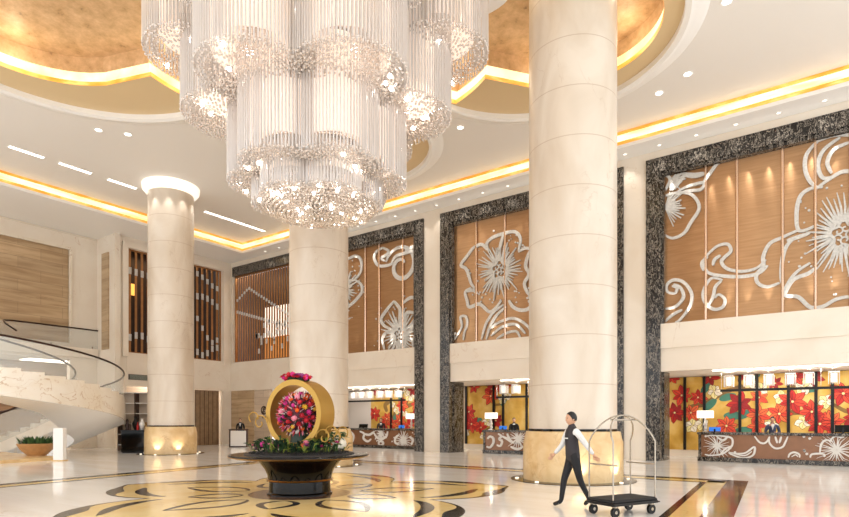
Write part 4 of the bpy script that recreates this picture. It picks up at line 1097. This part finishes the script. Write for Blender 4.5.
MB().bbox(-.56,.56,-.4,.36,1.04,1.1,.012).build('top', M['dark_wood'], t); MB().box(-.46,.46,-.27,.3,.0,.06).build('bottom_shelf', M['dark_wood'], t)
person('clerk in black suit standing behind the white lectern', (LP.x-.42, LP.y+.42, 0), R(48), STAND, SUIT, extras=collar(M['shirt']))

# ---- corner wall beneath the slatted screen
b = MB(); b.box(-33.75,-31.35,YW+.02,YW+.3,0,3.66); struct('wall_corner_travertine', b, M['trav_x'], 'tan travertine panel behind the lectern', 'wall')
struct('wall_corner_pale', MB().box(-31.35,-29.75,YW+.1,YW+.3,0,3.66), M['pink_stone'], 'pale stone panel that carries the round emblem', 'wall')
t = thing('wall_emblem', 'round brown scroll emblem on the pale stone panel left of the flower hoop', 'sign', (-30.35,YW+.1,2.3))
fe = lambda u,v,n: (u, -n, v)
b = MB(); b.ribbon([(.26*math.cos(2*PI*i/40),.26*math.sin(2*PI*i/40)) for i in range(41)], .05, fe, .03); b.build('ring', M['bronze_rail'], t)
b = MB()
for s in (-1,1): b.ribbon(spiral((0,s*.1),.03,.13,PI/2*s,1.1,24), .04, fe, .03)
b.build('scroll', M['bronze_rail'], t)
b = MB()
for k,u in enumerate((-.16,-.02,.12)):
    for q in range(3): b.ribbon([(u+.0,-.42-.045*q),(u+.09,-.42-.045*q)], .022, fe, .02)
    b.ribbon([(u+.045,-.40),(u+.045,-.53)], .02, fe, .02)
b.build('characters', M['bronze_rail'], t)
# passage beyond the emblem
struct('wall_passage_far', MB().box(-29.75,-27.0,27.2,27.4,0,3.7), M['plaster_white'], 'bright wall of the passage beyond the emblem', 'wall')
struct('ceiling_passage_far', MB().box(-33,-27.0,YW+.3,27.4,3.66,3.75), M['plaster'], 'ceiling of the passage beyond the emblem')
t = thing('display_cabinet', 'dark cabinet in the bright passage seen left of the flower hoop', 'cabinet', (-28.9,26.6,0))
MB().bbox(-.5,.5,-.3,.3,0,1.0,.02).build('body', M['black'], t)
for s in (-1,1): MB().box(s*.25-.23,s*.25+.23,-.33,-.3,.06,.94).build('door', M['dark_wood'], t)
MB().bbox(-.3,.3,-.1,.1,1.0,2.0,.02).build('screen', M['black'], t)

# ---- left wall lower part
t = thing('door', 'brown double door in the cream wall right of the left column', 'door', (XL-.2,22.25,0)); 
for k,(a,c) in enumerate(((21.32,22.24),(22.26,23.2))):
    l = MB().box(XL-.25,XL-.17,a,c,0,3.64).build('leaf', M['trav_door'] if 'trav_door' in M else M.setdefault('trav_door', mat('brown_veneer',(150,122,92),.4,var=.2,vscale=3)), t, world=True)
    for q in (.15,.5,.85): MB().box(XL-.17,XL-.155,a+(c-a)*q-.015,a+(c-a)*q+.015,.02,3.6).build('groove_strip', M['dark_wood'], t, world=True)
t = thing('air_grille', 'grey ventilation grille in the cream band under the left screen', 'vent', (XL+.02,18.3,4.05))
MB().box(0,.03,-1.3,1.3,0,.32).build('frame', M['dark_wood'], t)
for k in range(5): MB().box(.03,.05,-1.25,1.25,.03+.056*k,.06+.056*k).build('slat', mat('grille_grey',(150,160,150),.4), t)
# black console with objects, shelf behind
t = thing('console', 'black console with ornaments beside the left column', 'console', (-28.5,14.72,0), R(36))
MB().bbox(-.6,.6,-.3,.3,.05,1.1,.015).build('body', M['black'], t); MB().bbox(-.63,.63,-.33,.33,1.1,1.15,.01).build('top', M['black'], t); MB().box(-.56,.56,-.26,.26,0,.05).build('plinth', M['black_matte'], t)
ct, cs = math.cos(R(36)), math.sin(R(36))
def on_console(u, v, z): return (-28.5+.8*u*ct-v*cs, 14.72+.8*u*cs+v*ct, z)
prof = {'vase':[(.05,0),(.1,.1),(.13,.25),(.06,.4),(.05,.48),(.08,.52)],'bottle':[(.05,0),(.055,.02),(.055,.24),(.02,.33),(.02,.43)],'figurine':[(.09,0),(.07,.05),(.1,.2),(.06,.33),(.07,.4),(.03,.5)]}
for k,(kind,u,v,s,m,lab) in enumerate((('figurine',-.55,.0,1.1,'bronze_rail','tall dark bronze figurine at the left end of the black console'),('bottle',-.3,-.12,1.0,'dark_wood','brown bottle standing second from the left on the black console'),('vase',-.05,.05,1.3,'black_matte','broad dark vase in the middle of the black console'),('bottle',.2,-.15,.9,'p_red','small red bottle in front of the shelf on the black console'),('vase',.38,.0,1.1,'white','white vase near the right end of the black console'),('figurine',.70,-.12,.8,'p_branch','tan figurine at the right end of the black console'))):
    o = MB().lathe([(r*s,z*s) for r,z in prof[kind]], 16).build(kind, M[m], smooth=1); o.location = on_console(u,v,1.15)
    tag(o, lab, 'ornament', 'ornaments on the black console')
t = thing('shelf_unit', 'white and bronze open shelf unit standing behind the black console', 'shelf', (-30.7,15.9,0), R(36))
for s in (-1,0,1): MB().box(s*.9-.04,s*.9+.04,-.2,.2,0,3.1).build('upright', M['dark_wood'], t)
for k in range(6): MB().box(-.9,.9,-.2,.2,.3+.56*k,.34+.56*k).build('shelf', M['white'], t)
MB().box(-.9,.9,.18,.2,.3,3.1).build('back_panel', mat('shelf_back',(206,190,172),.4), t)

# ================================================================== STAIRCASE
SCX, SCY, RO, RI = -30.8, 10.2, 4.6, 2.4
def Tz(d):
    if d > 100: return max(0, 2.21-.021*(d-100))
    if d < -30: return 3.77+.0247*(-30-d)
    return 2.65+.012*(63.6-d)
st = thing('staircase', 'curved white marble staircase with glass balustrade and dark handrails at the left', 'staircase', (SCX,SCY,0))
A0, A1 = 205, -100
def pol(r, d, z): return (r*math.cos(R(d)), r*math.sin(R(d)), z)
ds = [A0+(A1-A0)*i/110 for i in range(111)]
cl = lambda z: max(0.0, z)
dip = lambda d: max(0, min(1, (d-5)/30))
MB().rings([[pol(RO,d,cl(Tz(d)-.2)+.02),pol(RO,d,cl(Tz(d)-1.07)),pol(RO-.14,d,cl(Tz(d)-1.07)),pol(RO-.14,d,cl(Tz(d)-.2)+.02)] for d in ds]).build('outer_stringer', M['stair_marble'], st, smooth=1)
MB().rings([[pol(RO-.05,d,cl(Tz(d)-.9)),pol(RO-.06,d,cl(Tz(d)-1.08)),pol((RO*.55+RI*.45),d,cl(Tz(d)-1.25-.25*dip(d))),pol(RI,d,cl(Tz(d)-1.4-.55*dip(d))),pol(RI,d,cl(Tz(d)-.7)),] for d in ds]).build('soffit', M['plaster_white'], st, smooth=1)
MB().rings([[pol(RI,d,cl(Tz(d)-.1)),pol(RI,d,cl(Tz(d)-1.1)),pol(RI+.14,d,cl(Tz(d)-1.1)),pol(RI+.14,d,cl(Tz(d)-.1))] for d in ds]).build('inner_stringer', M['stair_marble'], st, smooth=1)
k = 0; d = A0
while d > A1+1:
    b = MB(); z = Tz(d-10); zb = max(0, z-.6)
    pts = [pol(RI+.1,d,0),pol(RI+.1,d-5,0),pol(RI+.1,d-10.4,0),pol(RO-.02,d-10.4,0),pol(RO-.02,d-5,0),pol(RO-.02,d,0)]
    b.prism([(x,y) for x,y,_ in pts], zb, max(.06,z)); b.build('step', M['stair_marble'], st); d -= 10
for nm, rr, dd in (('outer', RO-.06, ds), ('inner', RI+.06, ds)):
    MB().rings([[pol(rr-.008,d,cl(Tz(d)-.15)),pol(rr+.008,d,cl(Tz(d)-.15)),pol(rr+.008,d,Tz(d)+1.25),pol(rr-.008,d,Tz(d)+1.25)] for d in dd]).build('glass_balustrade', M['glass'], st)
    MB().tube([pol(rr,d,Tz(d)+1.3) for d in dd], .045, 8).build('handrail', M['bronze_rail'], st, smooth=1)
    for q in range(0, 111, 10):
        MB().tube([pol(rr+(.03 if nm == 'outer' else -.03),ds[q],cl(Tz(ds[q])+.1)),pol(rr+(.03 if nm == 'outer' else -.03),ds[q],cl(Tz(ds[q])+.14))], .035, 8).build('glass_clamp', M['chrome'], st)
# gallery slab and its rail
struct('floor_gallery', MB().box(XLL-3.2, XLL+.3, -3, 16.1, 5.3, 5.85), M['cream'], 'cream edge of the upper gallery floor behind the stairs', 'floor')
t = thing('gallery_railing', 'glass railing with dark handrail along the upper gallery behind the stairs', 'railing', (XLL+.2,13,5.85))
MB().box(XLL+.19,XLL+.21,5,16.1,5.85,6.92).build('glass_panel', M['glass'], t, world=True)
MB().tube([(XLL+.2,16.1,6.97),(XLL+.2,12.4,6.97),(XLL+.3,11.7,6.95),(XLL+.7,11.2,6.85),(XLL+1.3,11.1,6.6),(XLL+2.1,11.3,6.2)], .045, 8).build('handrail', M['bronze_rail'], t, world=True, smooth=1)
for y in (7,9.2,11.4,13.6,15.8): MB().box(XLL+.16,XLL+.24,y-.03,y+.03,5.85,6.0).build('post', M['chrome'], t, world=True)
t = thing('ceiling_panel_light', 'bright rectangular light in the soffit beneath the gallery behind the stairs', 'ceiling light', (XLL-1.2,14.0,5.14))
MB().box(-.8,.8,-1.3,1.3,-.04,.01).build('frame', M['plaster_white'], t); MB().box(-.7,.7,-1.2,1.2,-.06,.0).build('diffuser', M['strip'], t)
struct('floor_stair_plinth', MB().prism([(-36,4),(-25.6,4),(-25.3,8),(-25.9,10.25),(-26.2,10.3),(-36,10.3)], 0, .12), M['gold_stone'], 'low golden stone plinth at the foot of the stairs', 'floor')
t = thing('pylon', 'slim white pylon standing at the corner of the stair plinth', 'sign stand', (-25.2,9.95,0), R(36))
MB().bbox(-.2,.2,-.12,.12,.04,1.32,.01).build('body', M['white'], t); MB().bbox(-.24,.24,-.18,.18,0,.04,.008).build('base', M['gold_stone'], t)
t = thing('planter', 'tan bowl planter of dark green plants under the stairs', 'planter', (-27.85,10.1,.12))
MB().lathe([(.34,0),(.4,.05),(.62,.28),(.74,.5),(.7,.52),(.6,.42),(.1,.4)], 28).build('bowl', M['terracotta'], t, smooth=1)
b = MB()
for k in range(170):
    a = random.uniform(0,2*PI); q = .62*math.sqrt(random.random()); x,y = q*math.cos(a), q*math.sin(a); h = random.uniform(.2,.45); dx,dy = math.cos(a)*.12, math.sin(a)*.12; w = .05
    px_,py_ = -math.sin(a)*w, math.cos(a)*w
    b.add([(x,y,.42),(x+dx*.6+px_,y+dy*.6+py_,.42+h*.6),(x+dx*1.6,y+dy*1.6,.42+h),(x+dx*.6-px_,y+dy*.6-py_,.42+h*.6),(x+dx*.6,y+dy*.6,.42+h*.5)], [(0,1,4),(1,2,4),(2,3,4),(3,0,4)])
b.build('foliage', M['green'], t, kind='stuff')

# ================================================================== FLOWER TABLE
TX, TY = MC.x, MC.y
t = thing('pedestal_table', 'round black pedestal table with gold rim on the floor medallion', 'table', (TX,TY,0))
MB().lathe([(.71,0),(.71,.03),(.67,.06),(.66,.30)], 48).build('foot', M['black'], t, smooth=1)
MB().lathe([(.705,.30),(.72,.315),(.705,.335)], 48).build('gold_band', M['brass'], t, smooth=1)
MB().lathe([(.69,.335),(.70,.42),(.76,.56),(.88,.70),(.95,.76)], 48).build('stem', M['black'], t, smooth=1)
MB().lathe([(.95,.76),(1.1,.78),(1.42,.80),(1.49,.82)], 64).build('underside', M['brass'], t, smooth=1)
MB().lathe([(1.49,.82),(1.52,.835),(1.52,.86),(1.50,.875),(.3,.875)], 64).build('tabletop', M['black'], t, smooth=1)
MB().lathe([(1.521,.826),(1.535,.834),(1.521,.843)], 64).build('gold_rim', M['brass'], t, smooth=1)
ZT = .875
b = MB(); b.lathe([(1.2,0),(1.18,.02),(.9,.04),(.0,.055)], 40)
for k in range(420):
    a = random.uniform(0,2*PI); q = 1.08*math.sqrt(random.random()); b.ball((q*math.cos(a),q*math.sin(a),.04), random.uniform(.014,.026), 5, 4, (1,1,.7))
o = b.build('pebble_bed', M['pebble'], smooth=1); o.location = (TX,TY,ZT); tag(o, 'bed of dark grey pebbles spread on the round table', 'pebbles', kind='stuff')
HA = R(-80)                                # where the hoop faces
hx, hy = math.cos(HA), math.sin(HA); rx, ry = -hy, hx
def hp(u, w, z): return (rx*u+hx*w, ry*u+hy*w, z)
t = thing('hoop', 'wide golden hoop standing upright on the flower table', 'hoop', (TX,TY,ZT+.06))
b = MB(); n = 64; rs = []
for i in range(n+1):
    a = 2*PI*i/n; c, s = math.cos(a), math.sin(a)
    rs.append([hp(r*c, w, .82+r*s) for r,w in ((.75,.25),(.75,-.25),(.63,-.25),(.63,.25))])
b.rings(rs, cap=False).build('band', M['gold_paint'], t, smooth=1)
for (s, cz, w, lab) in ((-1,.62,.3,'l'),(1,.32,.32,'r'),(1,.30,-.1,'r2')):
    b = MB()
    base = spiral((s*.87,cz),.20,.04,PI if s>0 else 0,s*-1.1,26)
    arc = [(s*(1.06+.13*math.cos(q)), cz+.12+.12*math.sin(q)) for q in [R(a) for a in range(200,-60,-14)]]
    b.tube([hp(u,w,z) for u,z in base], .016, 8); b.tube([hp(u,w,z) for u,z in arc], .015, 8); b.build('scroll', M['gold_paint'], t, smooth=1)
# red blossoms on the crown of the hoop
FM = [M.setdefault('f_'+n_, mat('flower_'+n_, c, .5, var=.15)) for n_,c in (('magenta',(214,46,140)),('orange',(244,110,30)),('red',(206,30,50)),('yellow',(246,196,60)),('pink',(244,150,170)),('white',(250,236,226)),('purple',(140,50,120)))]
def blossom_mesh(m, kind):
    b = MB()
    if kind == 'ball':
        b.ball((0,0,.0), .045, 10, 7)
        for k in range(22):
            e = math.asin(1-2*(k+.5)/22); a = k*2.4; p = (.043*math.cos(e)*math.cos(a), .043*math.cos(e)*math.sin(a), .043*math.sin(e)); b.octa(p, .015)
    else:
        for k in range(9):
            a = 2*PI*k/9; c, s = math.cos(a), math.sin(a); w = .014
            b.add([(0,0,0),(c*.03-s*w,s*.03+c*w,.018),(c*.062,s*.062,.022),(c*.03+s*w,s*.03-c*w,.018),(c*.03,s*.03,.006)], [(0,1,4),(1,2,4),(2,3,4),(3,0,4)])
            b.add([(0,0,.008),(c*.018-s*w*.8,s*.018+c*w*.8,.03),(c*.04,s*.04,.042),(c*.018+s*w*.8,s*.018-c*w*.8,.03)], [(0,1,2,3)])
        b.ball((0,0,.014), .014, 7, 5)
    o = b.build('flower', m, smooth=1); return o
PROTO = {}
def flower_part(parent, p, nrm, mi, kind, s):
    key = (mi, kind)
    if key not in PROTO:
        PROTO[key] = blossom_mesh(FM[mi], kind); o = PROTO[key]
    else: o = PROTO[key].copy(); COL.objects.link(o)
    o.parent = parent; q = Vector(nrm).normalized().to_track_quat('Z','Y')
    o.rotation_euler = q.to_euler(); o.location = p; o.scale = (s,s,s)
    return o
t = thing('flower_garland', 'cluster of red blossoms tied to the top of the golden hoop', 'flowers', (TX,TY,ZT+.06))
b = MB()
for k in range(26):
    a = R(random.uniform(72,108)); w = random.uniform(-.05,.28); r = .78
    p = hp(r*math.cos(a), w, .82+r*math.sin(a)); b.ball(p, .05, 6, 4, (1,1,.6))
b.build('foliage', M['green_dark'], t, smooth=1)
for k in range(60):
    a = R(random.uniform(70,110)); w = random.uniform(-.08,.31); r = .80+random.uniform(0,.07)
    flower_part(t, hp(r*math.cos(a), w, .82+r*math.sin(a)), hp(math.cos(a), random.uniform(-.2,.5), math.sin(a)+.1), random.choice([2,2,2,6,0]), 'daisy' if k % 2 else 'ball', random.uniform(.8,1.2))
# sphere bouquet
t = thing('flower_ball', 'large ball of magenta, orange and red flowers inside the golden hoop', 'flowers', (TX,TY,ZT+.06))
CZ = .80
MB().lathe([(.3,.0),(.22,.1),(.2,.38)], 20).build('base', M['green_dark'], t, smooth=1)
b = MB(); b.ball((0,0,CZ), .43, 20, 14)
b.build('core', mat('berry_core',(84,40,50),.7,bump=1,bscale=25,var=.6,vscale=18), t, smooth=1)
b = MB()
for k in range(900):
    e = math.asin(random.uniform(-.9,1)); a = random.uniform(0,2*PI); n_ = Vector((math.cos(e)*math.cos(a), math.cos(e)*math.sin(a), math.sin(e)))
    p = n_*.42; q = n_*(.49+random.uniform(0,.08)); sd = n_.orthogonal().normalized()*.022; c_ = Vector((0,0,CZ)); b.mi = random.choice([0,0,0,1,1,2,3])
    b.add([c_+p-sd, c_+p+sd, c_+q, c_+p+n_.cross(sd)], [(0,1,2),(1,3,2),(3,0,2)])
b.build('filler_sprigs', [M['green_dark'], FM[2], FM[4], FM[5]], t, kind='stuff')
nfl = 96
for k in range(nfl):
    e = math.asin(-.75+1.75*(k+.5)/nfl); a = k*2.39996; n_ = Vector((math.cos(e)*math.cos(a), math.cos(e)*math.sin(a), math.sin(e)))
    flower_part(t, n_*.46+Vector((0,0,CZ)), n_, random.choice([0,0,1,1,2,2,3,4,0,1]), 'ball' if k % 3 else 'daisy', random.uniform(.85,1.35))
# foliage ring with loose flowers round the foot
t = thing('table_greenery', 'low ring of green leaves and loose flowers around the foot of the hoop', 'greenery', (TX,TY,ZT+.06))
b = MB()
for k in range(520):
    a = random.uniform(0,2*PI); q = random.uniform(.35,1.02); x,y = q*math.cos(a), q*math.sin(a); sd_ = abs(x*CO+y*SI); hh = random.uniform(.05,.24)*(1.25-.5*q)*(1+1.6*sd_*(1.15-q)); a2 = a+random.uniform(-1.2,1.2); l = random.uniform(.1,.22); w = random.uniform(.02,.045)
    dx,dy = math.cos(a2)*l, math.sin(a2)*l; nx,ny = -math.sin(a2)*w, math.cos(a2)*w; b.mi = random.choice([0,0,1,1,2])
    b.add([(x,y,.0),(x+dx*.5+nx,y+dy*.5+ny,hh),(x+dx,y+dy,hh*.9),(x+dx*.5-nx,y+dy*.5-ny,hh),(x+dx*.5,y+dy*.5,hh*.85)], [(0,1,4),(1,2,4),(2,3,4),(3,0,4)])
b.build('leaves', [M['green'], M['green_dark'], mat('leaf_lime',(150,160,70),.5)], t, kind='stuff')
for k in range(40):
    a = random.uniform(0,2*PI); q = random.uniform(.5,1.0)
    flower_part(t, (q*math.cos(a), q*math.sin(a), random.uniform(.1,.2)), (math.cos(a)*.3, math.sin(a)*.3, 1), random.choice([0,0,1,3,4,5,6]), 'ball' if k % 2 else 'daisy', random.uniform(.9,1.6))
rr_ = V(CO, SI, 0)
px0 = V(TX,TY,ZT+.06) + rr_*.80
t = thing('cream_blossom', 'big cream rosette with dark stamens at the right edge of the flower table', 'flower', tuple(px0))
b = MB(); b.ball((0,0,.17), .17, 16, 10, (1,1,.95)); b.build('heart', mat('cream_petal',(238,216,186),.5,bump=.3), t, smooth=1)
for k in range(9):
    a = 2*PI*k/9; bb = MB(); bb.ball((.13*math.cos(a), .13*math.sin(a), .16), .10, 10, 7, (1,1,1.35)); bb.build('petal', M['p_white_petal'], t, smooth=1)
b = MB()
for k in range(60):
    a = random.uniform(0,2*PI); l = random.uniform(.12,.26); x,y,z = .1*math.cos(a), .1*math.sin(a), .28+random.uniform(-.05,.1); w = .03
    b.add([(x,y,z),(x+math.cos(a)*l*.5-math.sin(a)*w,y+math.sin(a)*l*.5+math.cos(a)*w,z+.05),(x+math.cos(a)*l,y+math.sin(a)*l,z),(x+math.cos(a)*l*.5+math.sin(a)*w,y+math.sin(a)*l*.5-math.cos(a)*w,z+.05)], [(0,1,2,3)])
b.build('leaves', M['green'], t)

# ================================================================== PORTER AND CART
PB = on_floor(573, 506.5)
WALK = dict(elL=(.20,.16,1.16), wrL=(.22,.30,.98), elR=(-.23,-.10,1.15), wrR=(-.22,-.27,.98),
            knL=(.085,.10,.49), anL=(.09,.29,.13), toeL=(.10,.17,.035), knR=(-.085,-.14,.50), anR=(-.085,-.20,.09), toeR=(-.09,-.36,.035), lean=-.02)
def vest_strip(t, ln):
    MB().box(-.11,.11,-.175,-.155,1.27,1.29).build('chest_piping', M['shirt'], t)
person('porter in charcoal vest and white sleeves walking ahead of the luggage cart', (PB[0],PB[1],0), R(35.8-78), WALK, dict(torso=M['vest'], sleeve=M['shirt'], leg=M['suit']), extras=vest_strip)
CB = (-2.98, 9.97)
t = thing('luggage_cart', 'luggage cart with black deck and arched metal frame behind the porter', 'luggage cart', (CB[0],CB[1],0), R(64))
MB().bbox(-.54,.54,-.31,.31,.22,.29,.03).build('deck', mat('black_carpet',(30,28,28),.8), t)
MB().bbox(-.57,.57,-.34,.34,.19,.235,.03).build('bumper', M['black_matte'], t)
for sx in (-1,1):
    for sy in (-1,1):
        w = MB().tube([(sx*.43,sy*.245-.025,.085),(sx*.43,sy*.245+.025,.085)], .085, 18).build('wheel', M['black_matte'], t, smooth=1)
        MB().tube([(sx*.43,sy*.245-.03,.085),(sx*.43,sy*.245+.03,.085)], .03, 12).build('hub', M['cart_metal'], w, smooth=1)
        MB().box(sx*.43-.03,sx*.43+.03,sy*.245-.045,sy*.245+.045,.16,.2).build('caster_fork', M['cart_metal'], t)
for sy in (-1,1):
    b = MB(); pts = [(-.50,sy*.27,.29),(-.50,sy*.27,1.25)]
    for k in range(1,14):
        a = PI-PI*k/14; pts.append((  .50*math.cos(a), sy*(.27-.24*math.sin(a)), 1.25+.45*math.sin(a)))
    pts += [(.50,sy*.27,1.25),(.50,sy*.27,.29)]
    b.tube(pts, .0135, 8).build('arched_post', M['cart_metal'], t, smooth=1)
for sx in (-1,1): MB().tube([(sx*.438,-.30,.86),(sx*.438,.30,.86)], .014, 8).build('push_rail', M['cart_metal'], t, smooth=1)
MB().tube([(-.3,-.03,1.62),(.3,-.03,1.62)], .014, 8).build('hanging_rail', M['cart_metal'], t, smooth=1)

# ================================================================== LIGHT, WORLD, CAMERA
def area(name, loc, rot, sx, sy, e, col=(1,.95,.88)):
    L = bpy.data.lights.new(name,'AREA'); L.shape = 'RECTANGLE'; L.size = sx; L.size_y = sy; L.energy = e; L.color = col
    o = bpy.data.objects.new(name, L); COL.objects.link(o); o.location = loc; o.rotation_euler = rot
area('passage_fill_light', (XL-1.2, 20.5, 4.385), (0,0,0), .6, 4, 90)  # added fill without a fixture, brightens the left passage
area('far_passage_lamp', (-29,25.6,3.6), (0,0,0), 2, 1.5, 25)
area('gallery_lamp', (-31,25.2,11.9), (0,0,0), 4, .8, 60, (1,.75,.45))
area('gallery_left_lamp', (XL-1.1,20,11.9), (0,0,0), .8, 5, 50, (1,.7,.4))
area('under_gallery_lamp', (XLL-1.4,11.5,5.05), (0,0,0), 1.4, 4, 60)
w = bpy.data.worlds.new('World'); SC.world = w; w.use_nodes = True
bg = w.node_tree.nodes['Background']; bg.inputs[0].default_value = (.97,.985,1,1); bg.inputs[1].default_value = 1.5
cam = bpy.data.cameras.new('Camera'); co = bpy.data.objects.new('Camera', cam); COL.objects.link(co)
co.location = (0,0,EYE); co.rotation_euler = (PI/2, 0, YAW)
cam.sensor_width = 36; cam.sensor_fit = 'HORIZONTAL'; cam.lens = FPX/849*36; cam.shift_y = (HY-258.5)/849; cam.clip_start = .05; cam.clip_end = 300
SC.camera = co
vs = SC.view_settings; vs.view_transform = 'Standard'; vs.look = 'None'; vs.gamma = 1; vs.use_curve_mapping = False; vs.exposure = 0.36
SC.cycles.max_bounces = 8; SC.cycles.diffuse_bounces = 4; SC.cycles.glossy_bounces = 4; SC.cycles.transparent_max_bounces = 12; SC.cycles.sample_clamp_indirect = 6
SC.cycles.use_denoising = True
